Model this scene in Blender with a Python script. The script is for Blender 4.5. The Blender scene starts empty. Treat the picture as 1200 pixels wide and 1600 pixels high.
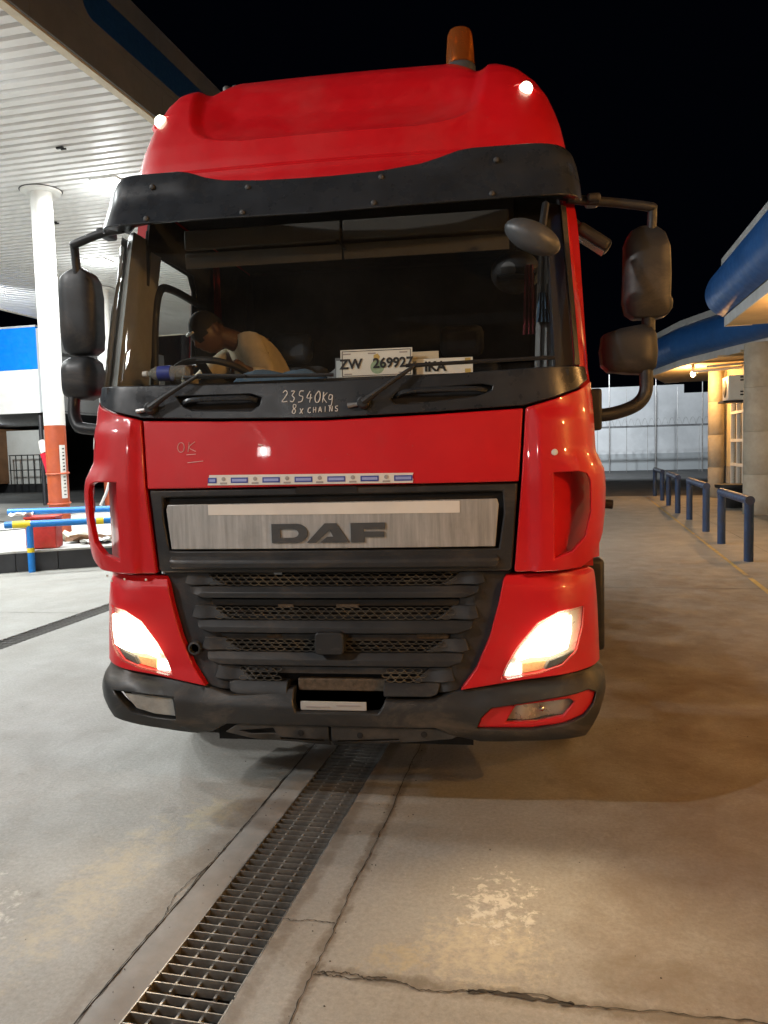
import bpy, bmesh, math, random
from mathutils import Vector, Matrix
from mathutils.geometry import delaunay_2d_cdt
random.seed(7)
sc = bpy.context.scene
COL = sc.collection
RAD = math.radians

# ------------------------------------------------------------------ camera
cam_d = bpy.data.cameras.new('camera')
cam = bpy.data.objects.new('camera', cam_d)
COL.objects.link(cam)
cam_d.sensor_fit = 'VERTICAL'
cam_d.sensor_height = 36.0
cam_d.lens = 36.0 * 1220.0 / 1600.0
cam_d.clip_start = 0.05
cam_d.clip_end = 600
cam.matrix_world = Matrix((( 0.9899057,  0.01577138, 0.14084732, 0.714),
                           ( 0.1391496,  0.08053202, -0.98699138, -3.309),
                           (-0.02690894, 0.99662724, 0.07752453, 1.68),
                           (0, 0, 0, 1)))
sc.camera = cam

# ------------------------------------------------------------------ night sky, exposure
w = bpy.data.worlds.new('World'); sc.world = w; w.use_nodes = True
bg = w.node_tree.nodes['Background']
bg.inputs[0].default_value = (0.10, 0.16, 0.38, 1)
bg.inputs[1].default_value = 0.0035
sc.view_settings.view_transform = 'Standard'
sc.view_settings.look = 'None'
sc.view_settings.exposure = 0.0
sc.view_settings.gamma = 1.0
sc.cycles.max_bounces = 8
sc.cycles.transparent_max_bounces = 16
sc.cycles.sample_clamp_indirect = 4.0
sc.cycles.caustics_reflective = False
sc.cycles.caustics_refractive = False
try:
    sc.cycles.use_denoising = True
except Exception:
    pass

# lamp and added fill strengths (watts), used by the lamp builders
CANOPY_AREA = 400.0
CANOPY_POINT = 42.0
FRONT_W = 900.0
FRONT_FILL_W = 1900.0
FASCIA_FILL_W = 5200.0
HEAD_W = 42.0
BULB_W = 60.0
FLOOD_W = 3700.0
WHITE = (0.95, 1.0, 1.0)
WARM = (1.0, 0.52, 0.17)

# ------------------------------------------------------------------ node material helper
class NT:
    def __init__(s, name):
        s.m = bpy.data.materials.new(name); s.m.use_nodes = True
        s.t = s.m.node_tree; s.n = s.t.nodes; s.l = s.t.links
        s.bsdf = s.n['Principled BSDF']; s.out = s.n['Material Output']
        s.tc = s.n.new('ShaderNodeTexCoord')
    def link(s, a, b): s.l.new(a, b)
    def mapping(s, scale=(1, 1, 1), rot=(0, 0, 0), loc=(0, 0, 0)):
        mp = s.n.new('ShaderNodeMapping')
        mp.inputs['Scale'].default_value = scale; mp.inputs['Rotation'].default_value = rot
        mp.inputs['Location'].default_value = loc
        s.link(s.tc.outputs['Object'], mp.inputs[0]); return mp.outputs[0]
    def noise(s, scale, detail=4, rough=0.6, vec=None, dist=0.0):
        nd = s.n.new('ShaderNodeTexNoise'); nd.inputs['Scale'].default_value = scale
        nd.inputs['Detail'].default_value = detail; nd.inputs['Roughness'].default_value = rough
        nd.inputs['Distortion'].default_value = dist
        s.link(vec if vec is not None else s.tc.outputs['Object'], nd.inputs['Vector']); return nd.outputs['Fac']
    def ramp(s, fac, a, b, ca=(0, 0, 0, 1), cb=(1, 1, 1, 1)):
        r = s.n.new('ShaderNodeValToRGB'); e = r.color_ramp.elements
        e[0].position = a; e[1].position = b; e[0].color = ca; e[1].color = cb
        s.link(fac, r.inputs[0]); return r.outputs[0]
    def mix(s, fac, a, b, mode='MIX'):
        x = s.n.new('ShaderNodeMix'); x.data_type = 'RGBA'; x.blend_type = mode
        for sock, v in ((x.inputs[0], fac), (x.inputs[6], a), (x.inputs[7], b)):
            if isinstance(v, (int, float)): sock.default_value = v
            elif isinstance(v, tuple): sock.default_value = v if len(v) == 4 else (*v, 1)
            else: s.link(v, sock)
        return x.outputs[2]
    def math(s, op, a, b=0.0):
        x = s.n.new('ShaderNodeMath'); x.operation = op
        for sock, v in ((x.inputs[0], a), (x.inputs[1], b)):
            if isinstance(v, (int, float)): sock.default_value = v
            else: s.link(v, sock)
        return x.outputs[0]
    def bump(s, h, strength=0.2, dist=0.01):
        b = s.n.new('ShaderNodeBump'); b.inputs['Strength'].default_value = strength
        b.inputs['Distance'].default_value = dist
        s.link(h, b.inputs['Height']); s.link(b.outputs[0], s.bsdf.inputs['Normal'])
    def set(s, **k):
        for kk, v in k.items():
            i = s.bsdf.inputs[kk.replace('_', ' ')]
            if isinstance(v, (int, float)): i.default_value = v
            elif isinstance(v, tuple): i.default_value = v if len(v) == 4 else (*v, 1)
            else: s.link(v, i)
        return s.m

def plain(name, c, rough=0.5, metal=0.0, var=0.25, scale=6.0, coat=0.0, bump=0.0, dirt=None, dirt_amt=0.5, spec=0.5):
    t = NT(name)
    f = t.noise(scale, 5, 0.65)
    lo = tuple(x * (1 - var) for x in c); hi = tuple(min(1, x * (1 + var)) for x in c)
    colr = t.ramp(f, 0.3, 0.72, (*lo, 1), (*hi, 1))
    if dirt:
        d = t.ramp(t.noise(scale * 0.45, 6, 0.7, dist=0.3), 0.48, 0.72)
        d = t.math('MULTIPLY', d, dirt_amt)
        colr = t.mix(d, colr, dirt)
    rr = t.ramp(t.noise(scale * 2.3, 4, 0.6), 0.3, 0.8, (max(0, rough - 0.1),) * 3 + (1,), (min(1, rough + 0.15),) * 3 + (1,))
    t.set(Base_Color=colr, Roughness=rr, Metallic=metal, Coat_Weight=coat, Coat_Roughness=0.08, Specular_IOR_Level=spec)
    if bump: t.bump(t.noise(scale * 12, 4, 0.6), bump, 0.004)
    return t.m

def emit(name, c, strength):
    t = NT(name)
    t.set(Base_Color=(0.8, 0.8, 0.8), Emission_Color=c, Emission_Strength=strength, Roughness=0.3)
    return t.m

def glass(name, tint=(0.9, 0.93, 0.92), rough=0.02, ior=1.45, dust=0.0):
    t = NT(name)
    tr = t.n.new('ShaderNodeBsdfTransparent'); tr.inputs[0].default_value = (*tint, 1)
    gl = t.n.new('ShaderNodeBsdfGlossy'); gl.inputs['Roughness'].default_value = rough
    lw = t.n.new('ShaderNodeLayerWeight'); lw.inputs['Blend'].default_value = 0.5
    f0 = ((ior - 1) / (ior + 1)) ** 2
    fac = t.math('ADD', f0, t.math('MULTIPLY', 1 - f0, t.math('POWER', lw.outputs['Facing'], 5.0)))
    mx = t.n.new('ShaderNodeMixShader')
    t.link(fac, mx.inputs[0]); t.link(tr.outputs[0], mx.inputs[1]); t.link(gl.outputs[0], mx.inputs[2])
    last = mx.outputs[0]
    if dust:
        df = t.n.new('ShaderNodeBsdfDiffuse'); df.inputs[0].default_value = (0.55, 0.53, 0.48, 1)
        m2 = t.n.new('ShaderNodeMixShader')
        a = t.ramp(t.noise(1.6, 3, 0.5), 0.2, 0.9)
        b = t.ramp(t.noise(90.0, 2, 0.5), 0.72, 0.78)
        f = t.math('ADD', t.math('MULTIPLY', a, dust), t.math('MULTIPLY', b, dust * 1.2))
        t.link(f, m2.inputs[0]); t.link(last, m2.inputs[1]); t.link(df.outputs[0], m2.inputs[2]); last = m2.outputs[0]
    t.link(last, t.out.inputs[0])
    return t.m

def paint_red():
    t = NT('red_paint')
    f = t.noise(2.2, 5, 0.6)
    c = t.ramp(f, 0.3, 0.7, (0.51, 0.003, 0.008, 1), (0.61, 0.005, 0.011, 1))
    d = t.ramp(t.noise(1.6, 7, 0.72, vec=t.mapping((1, 1, 0.6)), dist=0.5), 0.50, 0.85)
    c = t.mix(t.math('MULTIPLY', d, 0.22), c, (0.40, 0.15, 0.14))
    sp = t.ramp(t.noise(70, 2, 0.5), 0.735, 0.76)
    c = t.mix(t.math('MULTIPLY', sp, 0.3), c, (0.30, 0.14, 0.12))
    rr = t.ramp(t.noise(5, 5, 0.6), 0.3, 0.8, (0.42,) * 3 + (1,), (0.58,) * 3 + (1,))
    t.set(Base_Color=c, Roughness=rr, Coat_Weight=0.5, Coat_Roughness=0.02, Specular_IOR_Level=0.4)
    t.bump(t.noise(1.8, 2, 0.4), 0.06, 0.02)
    return t.m

def plastic_dark(name, c=(0.018, 0.0195, 0.022), dirt=(0.15, 0.12, 0.09), amt=0.45, rough=0.5, scr_amt=0.25):
    t = NT(name)
    f = t.noise(5, 6, 0.7)
    col = t.ramp(f, 0.3, 0.75, (*[x * 0.75 for x in c], 1), (*[x * 1.35 for x in c], 1))
    d = t.ramp(t.noise(2.6, 7, 0.75, vec=t.mapping((1, 1, 2.2)), dist=0.6), 0.5, 0.82)
    col = t.mix(t.math('MULTIPLY', d, amt), col, dirt)
    scr = t.ramp(t.noise(26, 5, 0.75, vec=t.mapping((0.35, 1, 2.4)), dist=0.2), 0.66, 0.72)
    col = t.mix(t.math('MULTIPLY', scr, scr_amt), col, (0.16, 0.155, 0.15))
    rr = t.ramp(t.noise(9, 4, 0.6), 0.3, 0.8, (rough - 0.12,) * 3 + (1,), (rough + 0.15,) * 3 + (1,))
    t.set(Base_Color=col, Roughness=rr, Specular_IOR_Level=0.45)
    t.bump(t.noise(160, 2, 0.5), 0.12, 0.002)
    return t.m

def concrete_ground():
    t = NT('forecourt_concrete')
    big = t.noise(0.55, 6, 0.62, dist=0.4)
    c = t.ramp(big, 0.32, 0.7, (0.190, 0.186, 0.168, 1), (0.315, 0.308, 0.283, 1))
    st = t.ramp(t.noise(1.9, 7, 0.68, vec=t.mapping((1.0, 0.35, 1), (0, 0, 0.5)), dist=0.9), 0.50, 0.78)
    c = t.mix(t.math('MULTIPLY', st, 0.6), c, (0.165, 0.15, 0.125))
    st2 = t.ramp(t.noise(5.5, 6, 0.7, dist=0.6), 0.56, 0.74)
    c = t.mix(t.math('MULTIPLY', st2, 0.35), c, (0.44, 0.425, 0.39))
    bl = t.ramp(t.noise(0.9, 8, 0.74, vec=t.mapping((1.3, 0.6, 1), (0, 0, -0.4), (3, 1, 0)), dist=0.8), 0.46, 0.66)
    c = t.mix(t.math('MULTIPLY', bl, 0.5), c, (0.165, 0.14, 0.11))
    sc_ = t.ramp(t.noise(11, 8, 0.78, dist=0.9), 0.58, 0.66)
    c = t.mix(t.math('MULTIPLY', sc_, 0.30), c, (0.46, 0.44, 0.395))
    pit = t.ramp(t.noise(38, 4, 0.7, dist=0.3), 0.68, 0.74)
    c = t.mix(t.math('MULTIPLY', pit, 0.5), c, (0.12, 0.11, 0.095))
    # small oil drips
    vo = t.n.new('ShaderNodeTexVoronoi'); vo.inputs['Scale'].default_value = 2.1
    t.link(t.mapping((1, 0.8, 1)), vo.inputs['Vector'])
    drip = t.ramp(t.math('ADD', vo.outputs['Distance'], t.math('MULTIPLY', t.noise(14, 4, 0.6), 0.16)), 0.125, 0.165, (1, 1, 1, 1), (0, 0, 0, 1))
    c = t.mix(t.math('MULTIPLY', drip, 0.55), c, (0.10, 0.09, 0.075))
    # fine grain
    g = t.noise(55, 5, 0.75)
    c = t.mix(0.5, c, t.ramp(g, 0.25, 0.75, (0.150, 0.145, 0.132, 1), (0.40, 0.388, 0.355, 1)))
    # yellowish and dark patches, pale scabs, each with a place of its own
    def patch(cx, cy, rx, ry, rot, colour, thr0, thr1, scale, amt, c):
        mp = t.n.new('ShaderNodeMapping'); mp.vector_type = 'TEXTURE'
        mp.inputs['Location'].default_value = (cx, cy, 0); mp.inputs['Rotation'].default_value = (0, 0, rot)
        mp.inputs['Scale'].default_value = (rx, ry, 1)
        t.link(t.tc.outputs['Object'], mp.inputs[0])
        sep = t.n.new('ShaderNodeSeparateXYZ'); t.link(mp.outputs[0], sep.inputs[0])
        r2 = t.math('ADD', t.math('MULTIPLY', sep.outputs[0], sep.outputs[0]), t.math('MULTIPLY', sep.outputs[1], sep.outputs[1]))
        fall = t.math('SUBTRACT', 1.0, t.math('MINIMUM', r2, 1.0))
        n = t.noise(scale, 7, 0.72, dist=0.3)
        m = t.ramp(t.math('ADD', t.math('MULTIPLY', fall, 0.34), n), thr0, thr1)
        return t.mix(t.math('MULTIPLY', t.math('MULTIPLY', m, t.math('MINIMUM', t.math('MULTIPLY', fall, 4.0), 1.0)), amt), c, colour)
    c = patch(-0.80, -0.60, 0.26, 0.85, 0.0, (0.42, 0.355, 0.235), 0.68, 0.92, 13, 0.55, c)
    c = patch(-0.62, 0.05, 0.20, 0.30, 0.0, (0.40, 0.345, 0.21), 0.68, 0.92, 13, 0.55, c)
    c = patch(-1.35, -1.05, 0.55, 0.55, 0.3, (0.60, 0.58, 0.53), 0.70, 0.86, 16, 0.75, c)
    c = patch(0.72, -0.72, 0.34, 0.30, 0.1, (0.47, 0.42, 0.31), 0.66, 0.90, 24, 0.65, c)
    c = patch(0.45, -0.82, 0.20, 0.14, 0.1, (0.42, 0.345, 0.20), 0.70, 0.90, 20, 0.5, c)
    c = patch(0.75, -0.45, 0.30, 0.45, 0.1, (0.56, 0.54, 0.48), 0.80, 0.90, 20, 0.7, c)
    c = patch(1.3, -0.75, 0.35, 0.22, -0.2, (0.16, 0.135, 0.10), 0.66, 0.88, 5, 0.6, c)
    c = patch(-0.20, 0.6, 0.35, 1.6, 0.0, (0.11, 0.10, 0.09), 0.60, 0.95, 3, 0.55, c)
    c = patch(2.3, 3.0, 1.7, 7.0, 0.0, (0.125, 0.085, 0.055), 0.50, 0.92, 2.2, 0.8, c)  # tyre grime, also painted darker to deepen the lorry's shade on this lane
    c = patch(0.19, 0.0, 0.045, 7.0, 0.0, (0.13, 0.105, 0.08), 0.62, 0.85, 9, 0.75, c)
    c = patch(0.95, -0.93, 1.1, 0.055, 0.0, (0.12, 0.10, 0.075), 0.62, 0.85, 9, 0.75, c)
    c = patch(-0.47, 0.5, 0.09, 6.0, 0.0, (0.17, 0.14, 0.11), 0.62, 0.9, 7, 0.6, c)
    c = patch(0.02, 0.5, 0.05, 6.0, 0.0, (0.14, 0.115, 0.09), 0.60, 0.85, 8, 0.7, c)
    rr = t.ramp(t.noise(2.3, 5, 0.6), 0.3, 0.75, (0.50,) * 3 + (1,), (0.82,) * 3 + (1,))
    t.set(Base_Color=c, Roughness=rr, Specular_IOR_Level=0.35)
    t.bump(t.math('ADD', t.math('MULTIPLY', g, 0.7), t.math('MULTIPLY', t.noise(9, 6, 0.7), 1.0)), 0.5, 0.007)
    return t.m

M = {}
M['red'] = paint_red()
M['plastic'] = plastic_dark('dark_plastic')
M['visor'] = plastic_dark('visor_plastic', (0.022, 0.026, 0.032), (0.09, 0.09, 0.09), 0.18, 0.32)
M['bumper'] = plastic_dark('bumper_plastic', (0.022, 0.023, 0.024), (0.15, 0.12, 0.09), 0.75, 0.45, 0.6)
M['black'] = plain('black_rubber', (0.012, 0.012, 0.013), 0.6, var=0.3)
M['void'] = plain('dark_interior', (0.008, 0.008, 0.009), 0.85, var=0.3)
M['cab_in'] = plain('cab_trim', (0.022, 0.022, 0.024), 0.75, var=0.3, scale=4)
M['pillar_grey'] = plain('pillar_trim_grey', (0.26, 0.26, 0.25), 0.4, var=0.25, scale=3)
M['cab_beige'] = plain('cab_blind', (0.060, 0.055, 0.047), 0.8, var=0.15, scale=3)
M['rubber'] = plain('tyre_rubber', (0.02, 0.02, 0.02), 0.8, var=0.3, dirt=(0.12, 0.10, 0.08), dirt_amt=0.5, bump=0.3)
M['steel'] = plain('dull_steel', (0.30, 0.29, 0.28), 0.45, 0.85, var=0.3, dirt=(0.10, 0.06, 0.035), dirt_amt=0.6, bump=0.1)
M['grate'] = plain('worn_grate_steel', (0.34, 0.33, 0.31), 0.42, 0.75, var=0.4, scale=9, dirt=(0.045, 0.035, 0.028), dirt_amt=0.7, bump=0.2)
M['mud'] = plain('dried_mud', (0.09, 0.07, 0.05), 0.9, var=0.5, scale=40)
M['beam'] = plain('scraped_black_steel', (0.055, 0.056, 0.058), 0.5, 0.35, var=0.4, scale=7, dirt=(0.16, 0.13, 0.10), dirt_amt=0.6, bump=0.2)
M['rust'] = plain('rusty_steel', (0.16, 0.075, 0.03), 0.8, 0.1, var=0.45, scale=12, dirt=(0.06, 0.045, 0.035), dirt_amt=0.8, bump=0.3)
M['letters'] = plain('grey_lettering', (0.075, 0.08, 0.085), 0.45, 0.2, var=0.15)
M['white_plastic'] = plain('white_plastic', (0.72, 0.70, 0.66), 0.5, var=0.06)
M['mesh'] = plain('grille_mesh', (0.075, 0.070, 0.060), 0.5, 0.3, var=0.5, scale=9, dirt=(0.34, 0.27, 0.16), dirt_amt=0.45)
M['scratch'] = plain('scratched_primer', (0.80, 0.50, 0.50), 0.6, var=0.2)
M['glass'] = glass('windscreen_glass', (0.93, 0.95, 0.94), 0.012, 1.5, dust=0.03)
M['clear'] = glass('clear_lens', (0.95, 0.95, 0.95), 0.03, 1.45, dust=0.06)
M['foglens'] = glass('fog_lens', (0.9, 0.9, 0.88), 0.06, 1.5, dust=0.25)
M['milky_lens'] = plain('milky_lens', (0.34, 0.34, 0.32), 0.18, var=0.3, scale=9, dirt=(0.2, 0.19, 0.17), dirt_amt=0.5)
M['amber'] = glass('amber_lens', (0.80, 0.30, 0.05), 0.08, 1.5, dust=0.0)
def dome_mat():
    t = NT('amber_dome')
    df = t.n.new('ShaderNodeBsdfDiffuse'); df.inputs[0].default_value = (0.36, 0.11, 0.025, 1)
    tr = t.n.new('ShaderNodeBsdfTransparent'); tr.inputs[0].default_value = (0.85, 0.36, 0.08, 1)
    gl = t.n.new('ShaderNodeBsdfGlossy'); gl.inputs['Roughness'].default_value = 0.12
    m1 = t.n.new('ShaderNodeMixShader'); m1.inputs[0].default_value = 0.42
    t.link(tr.outputs[0], m1.inputs[1]); t.link(df.outputs[0], m1.inputs[2])
    m2 = t.n.new('ShaderNodeMixShader'); m2.inputs[0].default_value = 0.08
    t.link(m1.outputs[0], m2.inputs[1]); t.link(gl.outputs[0], m2.inputs[2]); t.link(m2.outputs[0], t.out.inputs[0])
    return t.m
M['amber_dome_mix'] = dome_mat()
M['amber_dome'] = plain('amber_dome', (0.30, 0.085, 0.018), 0.25, var=0.35, scale=14, coat=0.5)
M['amber_in'] = plain('amber_indicator', (0.62, 0.40, 0.20), 0.3, var=0.25, scale=30)
M['chrome'] = plain('reflector_chrome', (0.75, 0.74, 0.72), 0.18, 1.0, var=0.08)
M['satin_reflector'] = plain('satin_reflector', (0.78, 0.76, 0.70), 0.3, 0.45, var=0.1)
M['lamp_on'] = emit('lit_headlamp', (1.0, 0.84, 0.56, 1), 10.0)
M['lamp_on2'] = emit('lit_position_lamp', (0.92, 1.0, 0.80, 1), 6.0)
M['marker_on'] = emit('lit_marker', (0.96, 1.0, 0.72, 1), 5.0)
M['tube_on'] = emit('lit_diffuser', (0.97, 1.0, 0.97, 1), 30.0)
M['bulb_on'] = emit('lit_bulb', (1.0, 0.72, 0.34, 1), 28.0)
M['white_paint'] = plain('white_paint', (0.78, 0.78, 0.75), 0.45, var=0.05, scale=2, dirt=(0.5, 0.47, 0.40), dirt_amt=0.25)
M['slat'] = plain('white_slat_paint', (0.80, 0.80, 0.79), 0.42, var=0.05, scale=1.3, dirt=(0.55, 0.52, 0.46), dirt_amt=0.3)
M['cream'] = plain('cream_trim', (0.60, 0.53, 0.40), 0.6, var=0.1)
M['fascia'] = plain('fascia_grey', (0.125, 0.135, 0.15), 0.6, var=0.12, scale=1.6, dirt=(0.22, 0.19, 0.17), dirt_amt=0.5)
M['fascia_blue'] = plain('fascia_blue', (0.006, 0.05, 0.17), 0.45, var=0.1)
M['fascia_red'] = plain('fascia_red', (0.14, 0.006, 0.03), 0.45, var=0.1)
M['blue'] = plain('blue_rail_paint', (0.01, 0.20, 0.62), 0.4, var=0.12, scale=12, dirt=(0.06, 0.12, 0.22), dirt_amt=0.5)
M['blue_panel'] = plain('bright_blue_panel', (0.0, 0.20, 0.80), 0.45, var=0.08, scale=2)
M['bollard'] = plain('dark_blue_paint', (0.020, 0.045, 0.115), 0.42, var=0.2, scale=8, dirt=(0.05, 0.05, 0.05), dirt_amt=0.5)
M['roof_blue'] = plain('roof_blue', (0.018, 0.095, 0.30), 0.38, var=0.1, scale=2.5, dirt=(0.03, 0.05, 0.10), dirt_amt=0.4)
M['trim'] = plain('pale_roof_trim', (0.46, 0.47, 0.47), 0.65, var=0.15, scale=2.2, dirt=(0.22, 0.21, 0.19), dirt_amt=0.5)
M['yellow'] = plain('yellow_tape', (0.80, 0.62, 0.02), 0.5, var=0.1)
M['red_ox'] = plain('red_oxide_paint', (0.42, 0.085, 0.035), 0.5, var=0.15, scale=5, dirt=(0.52, 0.10, 0.01), dirt_amt=0.6)
M['tile_dark'] = plain('dark_kerb_tile', (0.035, 0.035, 0.038), 0.4, var=0.25, scale=3)
M['island'] = plain('island_concrete', (0.46, 0.45, 0.42), 0.75, var=0.15, scale=3, dirt=(0.3, 0.27, 0.22), dirt_amt=0.5, bump=0.2)
M['column'] = plain('column_render', (0.36, 0.33, 0.27), 0.75, var=0.14, scale=4, dirt=(0.26, 0.22, 0.16), dirt_amt=0.5, bump=0.25)
M['wall_cream'] = plain('cream_wall', (0.62, 0.50, 0.27), 0.7, var=0.08, scale=3)
M['soffit'] = plain('soffit_board', (0.55, 0.44, 0.28), 0.7, var=0.15, scale=2)
M['asphalt'] = plain('yard_asphalt', (0.055, 0.055, 0.055), 0.85, var=0.3, scale=0.6, dirt=(0.10, 0.095, 0.085), dirt_amt=0.6, bump=0.3)
M['yard_wall'] = plain('whitewashed_wall', (0.60, 0.61, 0.62), 0.85, var=0.16, scale=0.35, dirt=(0.34, 0.35, 0.36), dirt_amt=0.7)
M['wall_grey'] = plain('grey_plinth_paint', (0.38, 0.40, 0.41), 0.8, var=0.1, scale=0.6)
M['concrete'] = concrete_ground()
M['strip'] = plain('drain_surround_mortar', (0.225, 0.21, 0.19), 0.8, var=0.18, scale=3.5, dirt=(0.12, 0.095, 0.075), dirt_amt=0.7, bump=0.35)
M['crack'] = plain('crack_dark', (0.035, 0.03, 0.024), 0.95, var=0.4, scale=20)  # dark tone of cracks and loose grit
M['line'] = plain('worn_yellow_line', (0.42, 0.30, 0.10), 0.75, var=0.3, scale=5, dirt=(0.27, 0.25, 0.21), dirt_amt=0.9)
M['skin'] = plain('dark_skin', (0.10, 0.050, 0.032), 0.5, var=0.12, scale=10)
M['hair'] = plain('black_hair', (0.008, 0.007, 0.007), 0.8, var=0.3)
M['jacket'] = plain('tan_jacket', (0.56, 0.48, 0.34), 0.85, var=0.2, scale=7, bump=0.5)
M['jeans'] = plain('dark_trousers', (0.03, 0.035, 0.05), 0.85, var=0.2)
M['chalk'] = plain('white_chalk', (0.72, 0.72, 0.72), 0.9, var=0.2, scale=60)
M['paper'] = plain('white_card', (0.74, 0.74, 0.70), 0.7, var=0.05)
M['ink'] = plain('black_ink', (0.015, 0.015, 0.018), 0.6, var=0.1)
M['tape_blue'] = plain('tape_blue_print', (0.04, 0.06, 0.33), 0.5, var=0.1)
M['tape_lite'] = plain('tape_pale_blue', (0.30, 0.36, 0.68), 0.5, var=0.1)
M['grey_print'] = plain('grey_print', (0.35, 0.33, 0.33), 0.6, var=0.1)
M['green_print'] = plain('green_print', (0.30, 0.42, 0.28), 0.6, var=0.2, scale=80)
M['gold_print'] = plain('gold_print', (0.55, 0.40, 0.12), 0.6, var=0.2)
M['rust_cont'] = plain('brown_container', (0.20, 0.095, 0.04), 0.7, var=0.25, scale=1.2)
M['red_plastic'] = plain('red_plastic', (0.50, 0.03, 0.02), 0.45, var=0.2, scale=6, dirt=(0.35, 0.10, 0.05), dirt_amt=0.5)
M['red_cloth'] = plain('red_sheet', (0.62, 0.01, 0.035), 0.55, var=0.15, scale=10)
M['dark_truck'] = plain('dark_lorry_paint', (0.02, 0.02, 0.024), 0.5, var=0.2)
M['seat'] = plain('seat_cloth', (0.035, 0.036, 0.04), 0.9, var=0.2, scale=8)
M['grey_cloth'] = plain('grey_cloth', (0.22, 0.22, 0.22), 0.9, var=0.2, scale=8)
M['blue_cloth'] = plain('blue_cloth', (0.06, 0.11, 0.17), 0.9, var=0.25, scale=14)
M['red_curtain'] = plain('dark_red_cloth', (0.16, 0.012, 0.02), 0.9, var=0.25, scale=14)
M['pink_cloth'] = plain('pink_cloth', (0.45, 0.05, 0.10), 0.9, var=0.25, scale=14)
M['pet'] = glass('clear_plastic_bottle', (0.85, 0.92, 0.95), 0.05, 1.5, dust=0.8)
M['label_blue'] = plain('bottle_label', (0.03, 0.05, 0.30), 0.5, var=0.2)
def alu():
    t = NT('brushed_plate')
    f = t.noise(2.2, 6, 0.7, vec=t.mapping((18, 1, 1.2)), dist=0.1)
    c = t.ramp(f, 0.3, 0.75, (0.34, 0.34, 0.335, 1), (0.62, 0.62, 0.61, 1))
    d = t.ramp(t.noise(7, 6, 0.75), 0.55, 0.8)
    c = t.mix(t.math('MULTIPLY', d, 0.35), c, (0.22, 0.21, 0.19))
    t.set(Base_Color=c, Roughness=0.42, Metallic=0.45)
    return t.m
M['alu'] = alu()

# ------------------------------------------------------------------ geometry helpers
def tag(o, label=None, cat=None, group=None, kind=None):
    if label: o['label'] = label
    if cat: o['category'] = cat
    if group: o['group'] = group
    if kind: o['kind'] = kind
    return o

ANG = 5.4178
CA, SA = math.cos(RAD(ANG)), math.sin(RAD(ANG))
def S(x, y, z=0.0):                                   # forecourt axes -> world
    return Vector((x * CA + y * SA, -x * SA + y * CA, z))

def empty(name, loc=(0, 0, 0), label=None, cat=None, group=None, rz=0.0, parent=None):
    o = bpy.data.objects.new(name, None); COL.objects.link(o)
    o.empty_display_size = 0.1
    o.location = loc; o.rotation_euler = (0, 0, rz)
    if parent: o.parent = parent
    tag(o, label, cat, group); return o

def sthing(name, sx, sy, sz=0.0, label=None, cat=None, group=None):
    return empty(name, S(sx, sy, sz), label, cat, group, rz=-RAD(ANG))

def fin(name, bm, mat, parent=None, smooth=True, angle=38, bevel=0.0, seg=2, sub=0, recalc=True):
    if recalc: bmesh.ops.recalc_face_normals(bm, faces=bm.faces)
    me = bpy.data.meshes.new(name); bm.to_mesh(me); bm.free()
    if smooth and len(me.polygons):
        me.shade_smooth()
        me.set_sharp_from_angle(angle=RAD(angle))
    o = bpy.data.objects.new(name, me); COL.objects.link(o)
    me.materials.append(M[mat] if isinstance(mat, str) else mat)
    if parent: o.parent = parent
    if bevel:
        b = o.modifiers.new('bevel', 'BEVEL'); b.width = bevel; b.segments = seg
        b.limit_method = 'ANGLE'; b.angle_limit = RAD(35); b.harden_normals = False
    if sub:
        s = o.modifiers.new('sub', 'SUBSURF'); s.levels = sub; s.render_levels = sub
    return o

def copy_obj(o, parent=None, loc=None, rot=None):
    c = o.copy(); COL.objects.link(c)
    if parent is not None: c.parent = parent
    if loc is not None: c.location = loc
    if rot is not None: c.rotation_euler = rot
    return c

def box(bm, x0, x1, y0, y1, z0, z1):
    v = [bm.verts.new(p) for p in ((x0, y0, z0), (x1, y0, z0), (x1, y1, z0), (x0, y1, z0), (x0, y0, z1), (x1, y0, z1), (x1, y1, z1), (x0, y1, z1))]
    for f in ((0, 3, 2, 1), (4, 5, 6, 7), (0, 1, 5, 4), (1, 2, 6, 5), (2, 3, 7, 6), (3, 0, 4, 7)):
        bm.faces.new([v[i] for i in f])
    return v

def Box(name, mat, parent, x0, x1, y0, y1, z0, z1, bevel=0.0):
    bm = bmesh.new(); box(bm, x0, x1, y0, y1, z0, z1)
    return fin(name, bm, mat, parent, bevel=bevel)

def frame(d):
    d = d.normalized(); u = Vector((0, 0, 1)) if abs(d.z) < 0.9 else Vector((1, 0, 0))
    a = d.cross(u).normalized(); return a, d.cross(a).normalized()

def tube(bm, pts, r, seg=10, cap=True, flat=1.0):
    pts = [Vector(p) for p in pts]; rings = []
    rs = r if isinstance(r, (list, tuple)) else [r] * len(pts)
    pa = None
    for i, p in enumerate(pts):
        d = (pts[min(i + 1, len(pts) - 1)] - pts[max(i - 1, 0)])
        a, b = frame(d)
        if pa is not None:
            dn = d.normalized(); a2 = (pa - dn * pa.dot(dn))
            if a2.length > 1e-4: a = a2.normalized(); b = dn.cross(a)
        pa = a
        rings.append([bm.verts.new(p + (a * math.cos(t) + b * math.sin(t) * flat) * rs[i]) for t in [2 * math.pi * k / seg for k in range(seg)]])
    for q in range(len(rings) - 1):
        for k in range(seg):
            bm.faces.new((rings[q][k], rings[q][(k + 1) % seg], rings[q + 1][(k + 1) % seg], rings[q + 1][k]))
    if cap:
        bm.faces.new(rings[0][::-1]); bm.faces.new(rings[-1])

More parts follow.
